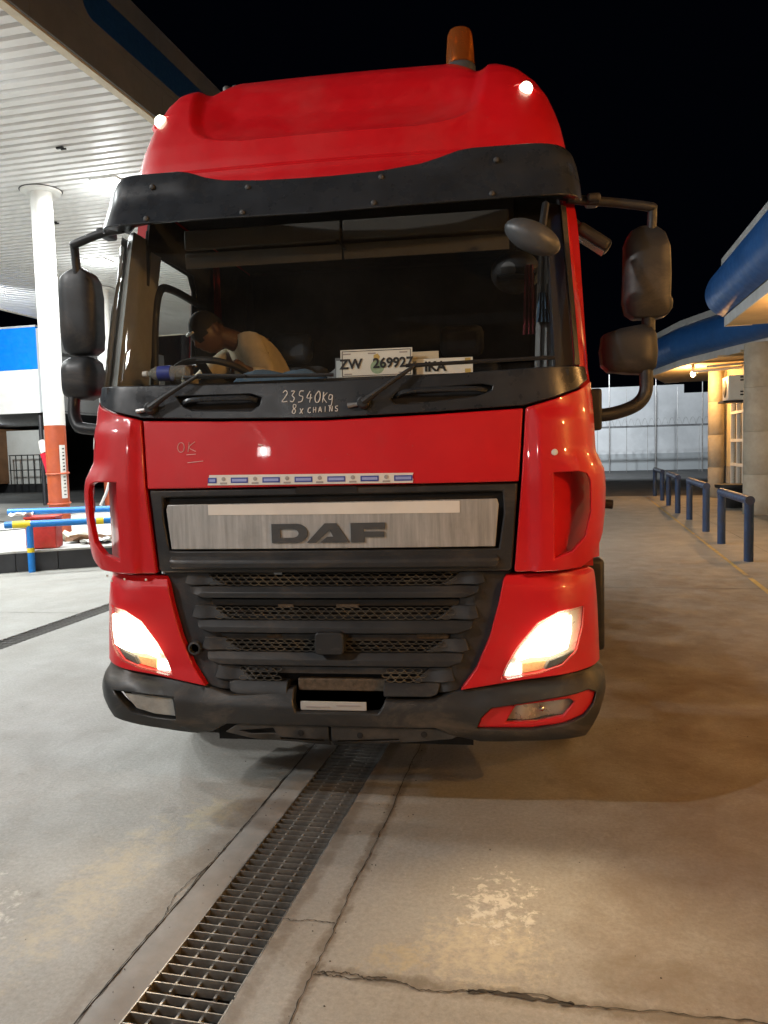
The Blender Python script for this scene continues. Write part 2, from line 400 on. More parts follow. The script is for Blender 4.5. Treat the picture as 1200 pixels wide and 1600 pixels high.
def smooth_path(pts, n=6):
    pts = [Vector(p) for p in pts]; out = []
    for i in range(len(pts) - 1):
        p0 = pts[max(i - 1, 0)]; p1 = pts[i]; p2 = pts[i + 1]; p3 = pts[min(i + 2, len(pts) - 1)]
        for k in range(n):
            t = k / n
            out.append(0.5 * ((2 * p1) + (p2 - p0) * t + (2 * p0 - 5 * p1 + 4 * p2 - p3) * t * t + (3 * p1 - p0 - 3 * p2 + p3) * t ** 3))
    out.append(pts[-1]); return out

def lathe(bm, prof, seg=24, mat=Matrix.Identity(4), cap=True):
    rings = []
    for r, z in prof:
        rings.append([bm.verts.new(mat @ Vector((r * math.cos(2 * math.pi * k / seg), r * math.sin(2 * math.pi * k / seg), z))) for k in range(seg)])
    for q in range(len(rings) - 1):
        for k in range(seg):
            bm.faces.new((rings[q][k], rings[q][(k + 1) % seg], rings[q + 1][(k + 1) % seg], rings[q + 1][k]))
    if cap:
        if prof[0][0] > 1e-5: bm.faces.new(rings[0][::-1])
        if prof[-1][0] > 1e-5: bm.faces.new(rings[-1])

def Lathe(name, mat, parent, prof, seg=24, mtx=Matrix.Identity(4), cap=True):
    bm = bmesh.new(); lathe(bm, prof, seg, mtx, cap)
    bmesh.ops.remove_doubles(bm, verts=bm.verts, dist=1e-5)
    return fin(name, bm, mat, parent)

def Tube(name, mat, parent, pts, r, seg=10, flat=1.0):
    bm = bmesh.new(); tube(bm, pts, r, seg, True, flat); return fin(name, bm, mat, parent)

def lerp_knots(k, z):
    if z <= k[0][0]: return k[0][1]
    for (a, va), (b, vb) in zip(k, k[1:]):
        if z <= b:
            t = (z - a) / (b - a); return va + (vb - va) * t
    return k[-1][1]

def inside(p, poly):
    x, y = p; r = False; j = len(poly) - 1
    for i in range(len(poly)):
        xi, yi = poly[i]; xj, yj = poly[j]
        if (yi > y) != (yj > y) and x < (xj - xi) * (y - yi) / (yj - yi) + xi: r = not r
        j = i
    return r

def resample(poly, res):
    out = []
    for i in range(len(poly)):
        a = poly[i]; b = poly[(i + 1) % len(poly)]
        L = math.hypot(b[0] - a[0], b[1] - a[1]); n = max(1, int(math.ceil(L / res)))
        for k in range(n): out.append((a[0] + (b[0] - a[0]) * k / n, a[1] + (b[1] - a[1]) * k / n))
    return out

def cr2(pts, n=5, closed=False):                      # smooth a 2D polyline
    o = smooth_path([(p[0], p[1], 0) for p in pts], n)
    return [(v.x, v.y) for v in o]

def rr_poly(x0, x1, z0, z1, r, n=5):
    out = []
    for cx, cz, a0 in ((x1 - r, z1 - r, 0), (x0 + r, z1 - r, 90), (x0 + r, z0 + r, 180), (x1 - r, z0 + r, 270)):
        for k in range(n + 1):
            a = RAD(a0 + 90 * k / n); out.append((cx + r * math.cos(a), cz + r * math.sin(a)))
    return out

def panel(name, outline, fn, thick, mat, parent, holes=(), res=0.04, bevel=0.0, tdir=(0, 1, 0), angle=38, rim=True):
    """Curved panel: fn maps (u, v) to a point, thick extrudes along tdir."""
    loops = [resample(outline, res)] + [resample(h, res) for h in holes]
    pts = []; edges = []
    for lp in loops:
        b = len(pts); pts += [Vector(p) for p in lp]
        edges += [(b + i, b + (i + 1) % len(lp)) for i in range(len(lp))]
    xs = [p[0] for p in loops[0]]; ys = [p[1] for p in loops[0]]
    nx = int((max(xs) - min(xs)) / res); ny = int((max(ys) - min(ys)) / res)
    bd = [p for lp in loops for p in lp]
    for i in range(1, nx + 1):
        for j in range(1, ny + 1):
            q = (min(xs) + i * (max(xs) - min(xs)) / (nx + 1), min(ys) + j * (max(ys) - min(ys)) / (ny + 1))
            if not inside(q, loops[0]) or any(inside(q, h) for h in loops[1:]): continue
            if min((q[0] - p[0]) ** 2 + (q[1] - p[1]) ** 2 for p in bd) < (res * 0.45) ** 2: continue
            pts.append(Vector(q))
    vs, es, fs, *_ = delaunay_2d_cdt(pts, edges, [], 1, 1e-6)
    bm = bmesh.new(); T = Vector(tdir) * thick
    f3 = [Vector(fn(v.x, v.y)) for v in vs]
    top = [bm.verts.new(p) for p in f3]
    keep = []
    for f in fs:
        c = (sum(vs[i].x for i in f) / len(f), sum(vs[i].y for i in f) / len(f))
        if inside(c, loops[0]) and not any(inside(c, h) for h in loops[1:]): keep.append(f)
    for f in keep: bm.faces.new([top[i] for i in f])
    if thick:
        bot = [bm.verts.new(p + T) for p in f3]
        cnt = {}
        for f in keep:
            bm.faces.new([bot[i] for i in f][::-1])
            for a, b in zip(f, f[1:] + f[:1]):
                cnt[(a, b)] = cnt.get((a, b), 0) + 1
        for (a, b) in list(cnt):
            if (b, a) not in cnt:
                bm.faces.new((top[b], top[a], bot[a], bot[b]))
    bmesh.ops.delete(bm, geom=[v for v in bm.verts if not v.link_faces], context='VERTS')
    return fin(name, bm, mat, parent, bevel=bevel, angle=angle)

def mir(poly): return [(-x, z) for x, z in poly][::-1]

def strokes(bm, lines, fn, r=0.003):
    for ln in lines:
        pts = [fn(*p) for p in ln]
        if len(pts) > 2: pts = smooth_path(pts, 3)
        tube(bm, pts, r, 5)

def text_mesh(name, body, size, mat, parent, loc, rot=(RAD(90), 0, 0), extrude=0.001, bold=0.0, align='CENTER', sx=1.0):
    c = bpy.data.curves.new('font', 'FONT'); c.body = body; c.size = size; c.extrude = extrude; c.offset = bold
    c.align_x = align; c.align_y = 'CENTER'; c.resolution_u = 3
    t = bpy.data.objects.new('tmp', c); COL.objects.link(t)
    bpy.context.view_layer.update()
    me = bpy.data.meshes.new_from_object(t.evaluated_get(bpy.context.evaluated_depsgraph_get()))
    bpy.data.objects.remove(t); me.name = name
    o = bpy.data.objects.new(name, me); COL.objects.link(o); me.materials.clear(); me.materials.append(M[mat])
    o.location = loc; o.rotation_euler = rot; o.scale = (sx, 1, 1)
    if parent: o.parent = parent
    return o

# =================================================================== GROUND, DRAIN
RZ = -RAD(ANG)
def sobj(name, bm, mat, kind='structure', z=0.0, **k):
    o = fin(name, bm, mat, None, **k); o.rotation_euler = (0, 0, RZ); o.location = (0, 0, z)
    if kind: o['kind'] = kind
    return o
DR0, DR1 = -0.305, -0.005         # drain beside the lorry (lateral range)
LD0, LD1 = -4.235, -3.965         # drain on the left lane
def sheet(bm, x0, x1, y0, y1, z=0.0, step=None):
    v = [bm.verts.new(p) for p in ((x0, y0, z), (x1, y0, z), (x1, y1, z), (x0, y1, z))]
    bm.faces.new(v)
bm = bmesh.new()
Y0, Y1 = -14.0, 23.5
DS = -3.29; DE = 3.26; LS = -0.57; LE = 6.24    # drains start and end here
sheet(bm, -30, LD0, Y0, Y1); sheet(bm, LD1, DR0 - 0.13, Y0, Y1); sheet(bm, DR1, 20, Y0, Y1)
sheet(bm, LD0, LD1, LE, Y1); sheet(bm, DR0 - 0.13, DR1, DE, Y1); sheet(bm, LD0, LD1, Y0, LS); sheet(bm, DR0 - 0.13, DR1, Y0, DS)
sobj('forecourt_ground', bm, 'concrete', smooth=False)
# mortar strip on the left of the drain, a little lower than the slab
bm = bmesh.new(); ns = 120
prev = None
random.seed(3)
for i in range(ns + 1):
    y = DS + (DE - DS) * i / ns
    jx = random.uniform(-0.006, 0.006)
    c = [bm.verts.new(p) for p in ((DR0 - 0.131, y, -0.004), (DR0 - 0.1275 + jx * .2, y, -0.002), (DR0 - 0.05, y, -0.001), (DR0 + 0.004, y, -0.004), (DR0 + 0.004, y, -0.14))]
    if prev:
        for k in range(4): bm.faces.new((prev[k], prev[k + 1], c[k + 1], c[k]))
    prev = c
sobj('drain_kerb_strip', bm, 'strip')
bm = bmesh.new()
sheet(bm, DR0 - 0.13, DR1, DS, DE, -0.20)
box(bm, DR1 - 0.001, DR1 + 0.02, DS, DE, -0.22, -0.006); box(bm, DR0 - 0.135, DR0 - 0.131, DS, DE, -0.2, -0.012)
sheet(bm, LD0, LD1, LS, LE, -0.16); box(bm, LD1, LD1 + 0.02, LS, LE, -0.2, -0.006); box(bm, LD0 - 0.02, LD0, LS, LE, -0.2, -0.006)
sobj('drain_channel', bm, 'void', smooth=False)
bm = bmesh.new(); sheet(bm, -160, 160, Y1, 220); sheet(bm, -160, -30, Y0, Y1); sheet(bm, 20, 160, Y0, Y1); sheet(bm, -160, 160, -60, Y0)
sobj('yard_asphalt_ground', bm, 'asphalt', smooth=False)
# worn yellow line at the foot of the building apron
bm = bmesh.new(); random.seed(5)
y = 3.0
while y < 22.5:
    L = random.uniform(0.4, 1.4); x = 3.13 + 0.0125 * (y - 5.0)
    wd = random.uniform(0.018, 0.032)
    v = [bm.verts.new(p) for p in ((x - wd, y, 0), (x + wd, y, 0), (x + wd + 0.0125 * L, y + L, 0), (x - wd + 0.0125 * L, y + L, 0))]
    bm.faces.new(v); y += L + random.choice((0.0, 0.0, 0.05, 0.18))
sobj('yellow_ground_line', bm, 'line', z=0.004, smooth=False)
# cracks and saw joints in the slab: jagged ribbons of open joint
def ribbon(bm, pts, w0, jag, n, z=0.003):
    pl = []
    for a, b in zip(pts, pts[1:]):
        for k in range(n): pl.append(Vector((a[0] + (b[0] - a[0]) * k / n, a[1] + (b[1] - a[1]) * k / n, 0)))
    pl.append(Vector((*pts[-1], 0)))
    prev = None; off = 0.0
    for i, p in enumerate(pl):
        d = (pl[min(i + 1, len(pl) - 1)] - pl[max(i - 1, 0)]).normalized(); nrm = Vector((-d.y, d.x, 0))
        off = off * 0.75 + random.uniform(-jag, jag)
        ww = w0 * random.uniform(0.35, 1.5)
        q = p + nrm * off
        c = (bm.verts.new(q + nrm * ww + Vector((0, 0, z))), bm.verts.new(q - nrm * ww + Vector((0, 0, z))))
        if prev: bm.faces.new((prev[0], prev[1], c[1], c[0]))
        prev = c
random.seed(11)
bm = bmesh.new()
ribbon(bm, [(0.19, -1.40), (0.20, -0.96), (0.185, -0.5), (0.19, 0.07), (0.17, 1.2), (0.19, 4.0)], 0.0017, 0.004, 26)
ribbon(bm, [(DR0 - .131, -2.2), (DR0 - .128, -1.2), (DR0 - .135, -.55), (DR0 - .127, .1), (DR0 - .132, 1.2), (DR0 - .13, 4.0)], 0.0022, 0.0035, 34)
ribbon(bm, [(DR0 - .135, -.75), (DR0 - .17, -.62), (DR0 - .15, -.5), (DR0 - .132, -.38)], 0.0015, 0.005, 9)
ribbon(bm, [(0.20, -0.955), (0.30, -0.93), (0.40, -0.945), (0.55, -0.955), (0.70, -0.935), (0.83, -0.915), (1.05, -0.93), (1.30, -0.915), (1.57, -0.90), (2.2, -0.92)], 0.0026, 0.006, 16)
ribbon(bm, [(0.21, -0.945), (0.30, -0.955), (0.44, -0.935)], 0.003, 0.008, 14)
ribbon(bm, [(0.70, -0.94), (0.78, -0.925), (0.90, -0.926), (1.02, -0.933)], 0.008, 0.006, 10)
ribbon(bm, [(-0.005, -0.69), (0.05, -0.695), (0.10, -0.675), (0.19, -0.68)], 0.0018, 0.004, 12)
ribbon(bm, [(-5.3, 4.14), (-4.8, 4.17), (-4.25, 4.22)], 0.004, 0.006, 12)
ribbon(bm, [(3.9, -3), (3.9, 8), (3.9, 22)], 0.004, 0.003, 30)
ribbon(bm, [(0.2, 6.2), (2.0, 6.3), (5.0, 6.35)], 0.005, 0.006, 22)
sobj('ground_cracks', bm, 'crack', kind='stuff', smooth=False)

bm = bmesh.new(); random.seed(33)
for k in range(420):
    x = random.choice((random.uniform(-3.5, 3.5), random.gauss(-.36, .10), random.gauss(.19, .05))); y = random.uniform(-1.6, 4.0)
    if DR0 < x < DR1: continue
    r = random.uniform(.0012, .0042); o = Vector((x, y, r * .5))
    v = [bm.verts.new(o + Vector((r * random.uniform(.6, 1.3) * math.cos(a), r * random.uniform(.6, 1.3) * math.sin(a), -r * .4))) for a in (0, 1.6, 3.1, 4.7)]
    tp_ = bm.verts.new(o + Vector((0, 0, r * .6)))
    for q in range(4): bm.faces.new((v[q], v[(q + 1) % 4], tp_))
sobj('loose_grit', bm, 'crack', kind='stuff', smooth=False)

# gratings over the drains
def grate_section(name, width, length, nbar, label, group):
    t = empty(name, (0, 0, 0), label, 'drain grate', group)
    bars = []
    bm = bmesh.new(); box(bm, 0.006, width - 0.006, -0.0022, 0.0022, -0.030, 0.0)
    b0 = fin('bar', bm, 'grate', t, smooth=False)
    p = length / nbar
    for i in range(nbar):
        b = b0 if i == 0 else copy_obj(b0, t)
        b.location = (0, p * (i + 0.5) + random.uniform(-0.0015, 0.0015), -0.0035 + random.uniform(-0.0012, 0.0006))
        b.rotation_euler = (random.uniform(-0.02, 0.02), 0, random.uniform(-0.006, 0.006))
    bm = bmesh.new(); box(bm, -0.004, 0.004, 0.004, length - 0.004, -0.032, -0.016)
    r0 = fin('cross_rod', bm, 'grate', t, smooth=False)
    for k, fx_ in enumerate((0.24, 0.5, 0.76)):
        r = r0 if k == 0 else copy_obj(r0, t)
        r.location = (width * fx_, 0, 0)
    bm = bmesh.new(); box(bm, 0.0, 0.005, 0.003, length - 0.003, -0.032, -0.002)
    f0 = fin('edge_strip', bm, 'grate', t, smooth=False)
    f1 = copy_obj(f0, t, (width - 0.005, 0, 0))
    return t
random.seed(21)
LEN = 1.085
wher = ['drain grate under the viewer, outside the photo', 'nearest drain grate, cut off by the bottom edge of the photo', 'drain grate section in front of the lorry bumper',
        'drain grate section right under the lorry bumper', 'drain grate section in deep shadow under the lorry cab', 'farther drain grate section under the lorry']
for i in range(6):
    g = grate_section('drain_grate', DR1 - DR0 - 0.004, LEN, 24, wher[i], 'steel gratings over the drain')
    g.location = S(DR0 + 0.002, -3.285 + i * (LEN + 0.005), random.uniform(-0.002, 0.001)); g.rotation_euler = (0, 0, RZ)
lw = ['end section of the left lane drain, outside the photo', 'left lane drain grate just outside the left photo edge', 'left lane drain grate at the left photo edge', 'left lane drain grate just left of the lorry headlight', 'left lane drain grate farthest back beside the lorry']
for i in range(5):
    g = grate_section('drain_grate', LD1 - LD0 - 0.004, 1.35, 22, lw[i], 'steel gratings over the left lane drain')
    g.location = S(LD0 + 0.002, -0.565 + i * 1.36, 0); g.rotation_euler = (0, 0, RZ)

# =================================================================== CANOPY
CZ = 6.65; CX0, CX1 = -17.1, -4.86; CYN, CYF = -22.0, 26.3
can = sthing('station_canopy', 0, 0, 0, 'big flat canopy with white slatted ceiling over the left lane', 'canopy')
PITCH = 0.2275
bm = bmesh.new()
prof = [(0.0, 0.045), (0.078, 0.045), (0.092, 0.0), (0.2275, 0.0), (0.2275, 0.012), (0.098, 0.012), (0.082, 0.057), (0.0, 0.057)]
a = [bm.verts.new((CX0 + 0.05, y, z)) for y, z in prof]; b = [bm.verts.new((CX1 - 0.14, y, z)) for y, z in prof]
for k in range(len(prof)): bm.faces.new((a[k], a[(k + 1) % len(prof)], b[(k + 1) % len(prof)], b[k]))
sl = fin('slat', bm, 'slat', can, smooth=False)
ns = int((CYF - CYN) / PITCH)
for i in range(ns):
    s = sl if i == 0 else copy_obj(sl, can)
    s.location = (0, CYN + i * PITCH, CZ)
Box('ceiling_backing', 'fascia', can, CX0, CX1 - 0.1, CYN, CYF, CZ + 0.08, CZ + 0.12)
Box('roof_deck', 'fascia', can, CX0 + 0.1, CX1 - 0.2, CYN + 0.1, CYF - 0.1, CZ + 0.6, CZ + 0.7)
Box('edge_trim', 'cream', can, CX1 - 0.15, CX1 - 0.03, CYN, CYF, CZ - 0.02, CZ + 0.07)
Box('edge_trim', 'cream', can, CX0 - 0.04, CX0 + 0.05, CYN, CYF, CZ - 0.02, CZ + 0.06)
Box('edge_trim', 'cream', can, CX0 + 0.05, CX1 - 0.15, CYF - 0.06, CYF + 0.05, CZ - 0.02, CZ + 0.06)
# fascia: three bands, bottom and top plain, middle coloured with a rounded end
fp = []
y = CYN
while y < CYF - 0.1:
    y2 = min(y + 2.98, CYF); fp.append((y + 0.004, y2 - 0.004)); y += 2.98
for y, y2 in fp:
    Box('fascia_panel', 'fascia', can, CX1 - 0.03, CX1, y, y2, CZ + 0.012, CZ + 0.50)
    Box('fascia_panel', 'fascia', can, CX1 - 0.03, CX1 + 0.002, y, y2, CZ + 0.504, CZ + 1.32)
Box('fascia_cap', 'fascia', can, CX1 - 0.12, CX1 + 0.006, CYN, CYF, CZ + 1.321, CZ + 1.35)
def fmap(off): return lambda u, v: (CX1 + off, u, v)
zb, zt = CZ + 0.60, CZ + 1.03
st = rr_poly(5.86, CYF - 0.3, zb, zt, 0.215)
panel('blue_stripe', st, fmap(0.006), 0.006, 'fascia_blue', can, res=1.5, tdir=(-1, 0, 0))
panel('red_stripe', [(-21.5, zb), (5.56, zb), (5.68, zb + 0.1), (5.68, zt - 0.1), (5.56, zt), (-21.5, zt)], fmap(0.006), 0.006, 'fascia_red', can, res=1.5, tdir=(-1, 0, 0))

def canopy_lamp(sx, sy, label, pw=1.0):
    t = sthing('ceiling_lamp', sx, sy, CZ, label, 'ceiling lamp', 'square lamps under the canopy')
    bm = bmesh.new()
    v = box(bm, -0.27, 0.27, -0.27, 0.27, -0.035, -0.002)
    fin('lamp_housing', bm, 'white_paint', t, bevel=0.01)
    Box('diffuser', 'tube_on', t, -0.24, 0.24, -0.24, 0.24, -0.07, -0.036)
    L = bpy.data.lights.new('canopy_light', 'AREA'); L.shape = 'SQUARE'; L.size = 0.42; L.energy = CANOPY_AREA * pw; L.color = WHITE
    o = bpy.data.objects.new('lamp_light', L); COL.objects.link(o); o.parent = t; o.location = (0, 0, -0.14)
    L = bpy.data.lights.new('canopy_glow', 'POINT'); L.shadow_soft_size = 0.2; L.energy = CANOPY_POINT * pw; L.color = WHITE
    o = bpy.data.objects.new('lamp_glow', L); COL.objects.link(o); o.parent = t; o.location = (0, 0, -0.55)
canopy_lamp(-7.0, 9.75, 'bright square canopy lamp beside the lorry roof corner')
canopy_lamp(-10.45, 14.6, 'bright square canopy lamp behind the left mirror arm')
canopy_lamp(-7.0, 4.9, 'square canopy lamp off the left edge of the photo', .85); canopy_lamp(-7.0, 0.0, 'square canopy lamp left of the lorry front, outside the photo', .75)
canopy_lamp(-7.0, -4.9, 'square canopy lamp behind the viewer, outside the photo', 0.2)
canopy_lamp(-10.45, 7.3, 'inner row canopy lamp left of the pole, outside the photo', 1.2); canopy_lamp(-10.45, 2.4, 'inner row canopy lamp nearest the viewer, outside the photo', .8)
canopy_lamp(-7.0, 14.6, 'canopy lamp hidden behind the lorry cab', 0.3); canopy_lamp(-7.0, 19.5, 'farthest canopy lamp hidden behind the lorry', 0.3)
canopy_lamp(-14.2, 9.75, 'third row canopy lamp far left, outside the photo', 0.8)

fl2 = sthing('front_light', -5.0, -18.5, CZ, 'floodlight under the far end of the canopy behind the viewer', 'floodlight')
Box('lamp_head', 'white_paint', fl2, -.3, .3, -.1, .1, -.45, -.15, .01); Box('lamp_glass', 'tube_on', fl2, -.27, .27, .101, .11, -.43, -.17); Box('arm', 'steel', fl2, -.03, .03, -.03, .03, -.15, -.002)
L = bpy.data.lights.new('forecourt_light', 'SPOT'); L.energy = FRONT_W; L.color = (1.0, .97, .94); L.spot_size = RAD(60); L.spot_blend = .5; L.shadow_soft_size = .06
o = bpy.data.objects.new('forecourt_beam', L); COL.objects.link(o); o.parent = fl2; o.location = (0, .15, -.3); o.rotation_euler = (RAD(80), 0, RAD(-16))
fl4 = sthing('front_light', -6.2, -5.6, CZ, 'added fill light brightening the lorry front, under the canopy left of the viewer', 'floodlight')  # added fill light aimed at the lorry front
Box('lamp_head', 'white_paint', fl4, -.3, .3, -.1, .1, -.45, -.15, .01); Box('lamp_glass', 'tube_on', fl4, -.27, .27, .101, .11, -.43, -.17); Box('arm', 'steel', fl4, -.03, .03, -.03, .03, -.15, -.002)
L = bpy.data.lights.new('front_fill_light', 'SPOT'); L.energy = FRONT_FILL_W; L.color = (1.0, .98, .96); L.spot_size = RAD(75); L.spot_blend = .7; L.shadow_soft_size = .10
o = bpy.data.objects.new('front_fill_beam', L); COL.objects.link(o); o.parent = fl4; o.location = (0, .15, -.3)
o.rotation_euler = (Matrix.Rotation(RAD(ANG), 3, 'Z') @ (Vector((.3, .2, 2.0)) - S(-6.2, -5.6, CZ))).to_track_quat('-Z', 'Y').to_euler()
fl3 = sthing('fascia_fill', -16.2, 13.0, CZ, 'added fill light on the canopy edge brightening the shop fascia, out of view', 'floodlight')  # added light that brightens the blue and white fascia
Box('lamp_head', 'white_paint', fl3, -.2, .2, -.1, .1, -.35, -.1, .01); Box('lamp_glass', 'tube_on', fl3, -.17, .17, .101, .11, -.33, -.12); Box('arm', 'steel', fl3, -.03, .03, -.03, .03, -.1, -.002)
L = bpy.data.lights.new('fascia_fill_light', 'SPOT'); L.energy = FASCIA_FILL_W; L.color = (.97, 1, 1); L.spot_size = RAD(95); L.spot_blend = .5; L.shadow_soft_size = .15
o = bpy.data.objects.new('fascia_fill_beam', L); COL.objects.link(o); o.parent = fl3; o.location = (0, .15, -.25); o.rotation_euler = (RAD(82), 0, RAD(14))

def canopy_pole(sx, sy, zb, label, r=0.2):
    t = sthing('canopy_pole', sx, sy, zb, label, 'pole', 'round canopy poles')
    Lathe('painted_foot', 'red_ox', t, [(r, 0), (r, 2.03)], 32)
    Lathe('shaft', 'white_paint', t, [(r, 2.032), (r, CZ - zb - 0.03)], 32)
    Lathe('collar', 'white_paint', t, [(r + 0.005, CZ - zb - 0.05), (r + 0.16, CZ - zb - 0.045), (r + 0.17, CZ - zb - 0.012), (r + 0.10, CZ - zb - 0.003)], 32, cap=False)
    Lathe('seal_ring', 'black', t, [(r + 0.17, CZ - zb - 0.01), (r + 0.19, CZ - zb - 0.006), (r + 0.19, CZ - zb - 0.001)], 32, cap=False)
    return t
pole = canopy_pole(-8.46, 9.77, 0.3, 'white canopy pole with red painted foot behind the blue rail', 0.19)
for z in (0.56, 1.13):
    bm = bmesh.new(); tube(bm, [(0.20 * math.cos(RAD(a)), 0.20 * math.sin(RAD(a)), z + 0.01 * math.sin(RAD(a))) for a in range(0, 361, 12)], 0.018, 6)
    fin('hose_band', bm, 'red_ox', pole)
bm = bmesh.new()
for k in range(6):
    a0 = RAD(-38 + k * 6); a1 = RAD(-38 + (k + 1) * 6)
    v = [bm.verts.new((0.194 * math.cos(a), 0.194 * math.sin(a), z)) for a, z in ((a0, 0.66), (a1, 0.66), (a1, 1.66), (a0, 1.66))]
    bm.faces.new(v)
sticker = fin('height_sticker', bm, 'paper', pole)
random.seed(4)
for k in range(14):
    bm = bmesh.new(); z = 0.72 + k * 0.066; a0, a1 = RAD(-26 + random.uniform(0, 4)), RAD(-10)
    v = [bm.verts.new((0.1955 * math.cos(a), 0.1955 * math.sin(a), zz)) for a, zz in ((a0, z), (a1, z), (a1, z + random.uniform(0.015, 0.035)), (a0, z + 0.02))]
    bm.faces.new(v); fin('sticker_mark', bm, 'ink', sticker)
pole2 = canopy_pole(-12.3, 17.5, 0.3, 'second canopy pole seen behind the left mirror', 0.205)

# small spring clips and bolts in the ceiling
for sx, sy in ((-9.45, 11.5), (-6.85, 8.1)):
    t = sthing('ceiling_bracket', sx, sy, CZ, 'tiny dark bracket in the canopy ceiling' + (' right of the white pole' if sx < -8 else ' above the bright lamp'), 'bracket')
    Box('plate', 'black', t, -0.06, 0.06, -0.02, 0.02, -0.03, -0.002); Box('clip', 'black', t, 0.02, 0.11, -0.012, 0.012, -0.055, -0.03)

# pump island
isl = sthing('pump_island', 0, 0, 0, 'raised pump island with dark tiled kerb under the pole', 'island')
IP = [(-10.2, 4.95), (-5.15, 8.17), (-4.75, 9.2), (-4.75, 24.0), (-11.2, 24.0), (-11.2, 6.5)]
bm = bmesh.new()
a = [bm.verts.new((x, y, 0.30)) for x, y in IP]; bm.faces.new(a)
fin('island_top', bm, 'island', isl, smooth=False)
def kerb_run(p, q):
    d = Vector((q[0] - p[0], q[1] - p[1], 0)); L = d.length; d.normalize(); n = max(1, round(L / 0.6)); ang = math.atan2(d.y, d.x)
    base = None
    for k in range(n):
        if base is None:
            bm = bmesh.new(); box(bm, 0.004, L / n - 0.004, 0.0, 0.03, 0.0, 0.285); base = fin('kerb_tile', bm, 'tile_dark', isl, bevel=0.003); o = base
        else: o = copy_obj(base, isl)
        o.location = (p[0] + d.x * L * k / n, p[1] + d.y * L * k / n, 0); o.rotation_euler = (0, 0, ang)
for k in range(len(IP) - 3): kerb_run(IP[k], IP[k + 1])
kerb_run(IP[5], IP[0])
bm = bmesh.new()
for k in range(len(IP)):
    p, q = IP[k], IP[(k + 1) % len(IP)]; d = Vector((q[0] - p[0], q[1] - p[1], 0)).normalized(); n = Vector((-d.y, d.x, 0))
    v = [Vector((*p, 0)), Vector((*q, 0)), Vector((*q, 0)) + n * 0.14, Vector((*p, 0)) + n * 0.14]
    for z0, z1 in ((0.286, 0.315),):
        lo = [bm.verts.new((x.x, x.y, z0)) for x in v]; hi = [bm.verts.new((x.x, x.y, z1)) for x in v]
        bm.faces.new(hi)
        for j in range(4): bm.faces.new((lo[j], lo[(j + 1) % 4], hi[(j + 1) % 4], hi[j]))
fin('kerb_coping', bm, 'island', isl, smooth=False)

# blue crash rail in front of the island
def crash_rail(sx, sy, rz, L, label, h=0.73, tape=True):
    t = sthing('crash_rail', sx, sy, 0, label, 'guard rail', 'blue crash rails round the pump island'); t.rotation_euler = (0, 0, RZ + rz)
    Tube('rail', 'blue', t, [(-0.34, 0, h), (L + 0.3, 0, h)], 0.052, 14)
    for x in (0, L):
        p = Tube('post', 'blue', t, [(x, 0, 0), (x, 0, h)], 0.05, 14)
        if tape:
            Tube('tape_band', 'yellow', p, [(x, 0, 0.30), (x, 0, 0.37)], 0.0525, 14)
    if tape:
        Tube('tape_wrap', 'yellow', t, [(-0.23, 0, h), (0.02, 0, h)], 0.0545, 14); Tube('tape_wrap', 'yellow', t, [(0.95, 0, h), (1.06, 0, h)], 0.0545, 14)
    return t
crash_rail(-6.92, 6.92, RAD(30), 2.6, 'blue crash rail with yellow tape in front of the red box')
crash_rail(-7.75, 8.0, RAD(18), 2.9, 'pale blue crash rail behind the red box', 0.84, False)

# clutter on the island
t = sthing('sand_bin', -7.05, 7.42, 0.315, 'red sand bin with a flat lid behind the blue rail', 'bin'); t.rotation_euler = (0, 0, RZ + RAD(18))
bm = bmesh.new(); box(bm, -0.23, 0.23, -0.16, 0.16, 0, 0.46); fin('bin_body', bm, 'red_plastic', t, bevel=0.015)
Box('bin_lid', 'red_plastic', t, -0.245, 0.245, -0.175, 0.175, 0.461, 0.50, 0.01)
Lathe('hasp', 'white_plastic', t, [(0.02, 0), (0.02, 0.012)], 10, Matrix.Translation((0.05, -0.172, 0.38)) @ Matrix.Rotation(RAD(90), 4, 'X'))
random.seed(9)
def crumple(name, mat, sx, sy, sz, w_, d_, h_, label, cat, rz=0.0):
    bm = bmesh.new(); n = 7
    g = [[bm.verts.new(((i / (n - 1) - 0.5) * w_, (j / (n - 1) - 0.5) * d_, random.uniform(0.003, h_))) for j in range(n)] for i in range(n)]
    for i in range(n - 1):
        for j in range(n - 1): bm.faces.new((g[i][j], g[i + 1][j], g[i + 1][j + 1], g[i][j + 1]))
    o = fin(name, bm, mat, None, smooth=False); o.location = S(sx, sy, sz); o.rotation_euler = (0, 0, RZ + rz); tag(o, label, cat); return o
crumple('paper', 'paper', -7.32, 7.25, 0.82, 0.34, 0.22, 0.07, 'crumpled white papers lying on the red sand bin lid', 'paper', 0.5)
crumple('rag', 'cream', -7.35, 8.55, 0.30, 0.7, 0.55, 0.16, 'pale crumpled rags heaped at the foot of the canopy pole', 'rags')
crumple('cardboard', 'rust', -6.75, 8.25, 0.315, 0.8, 0.4, 0.12, 'dark crumpled cardboard lying right of the rags', 'cardboard', 0.2)
crumple('paper', 'paper', -6.55, 8.05, 0.315, 0.45, 0.3, 0.10, 'white torn papers spread on the kerb near the lorry', 'paper', 0.2)
t = sthing('folded_parasol', -8.74, 9.98, 0.30, 'folded red parasol with white top leaning behind the canopy pole', 'parasol')
bm = bmesh.new(); tube(bm, [(0.12, 0, 0.38), (0.06, 0, 0.5), (0.0, 0, 0.9), (-0.07, 0, 1.3), (-0.12, 0, 1.52)], [0.045, 0.035, 0.055, 0.08, 0.095], 9); fin('canvas', bm, 'red_cloth', t, angle=20)
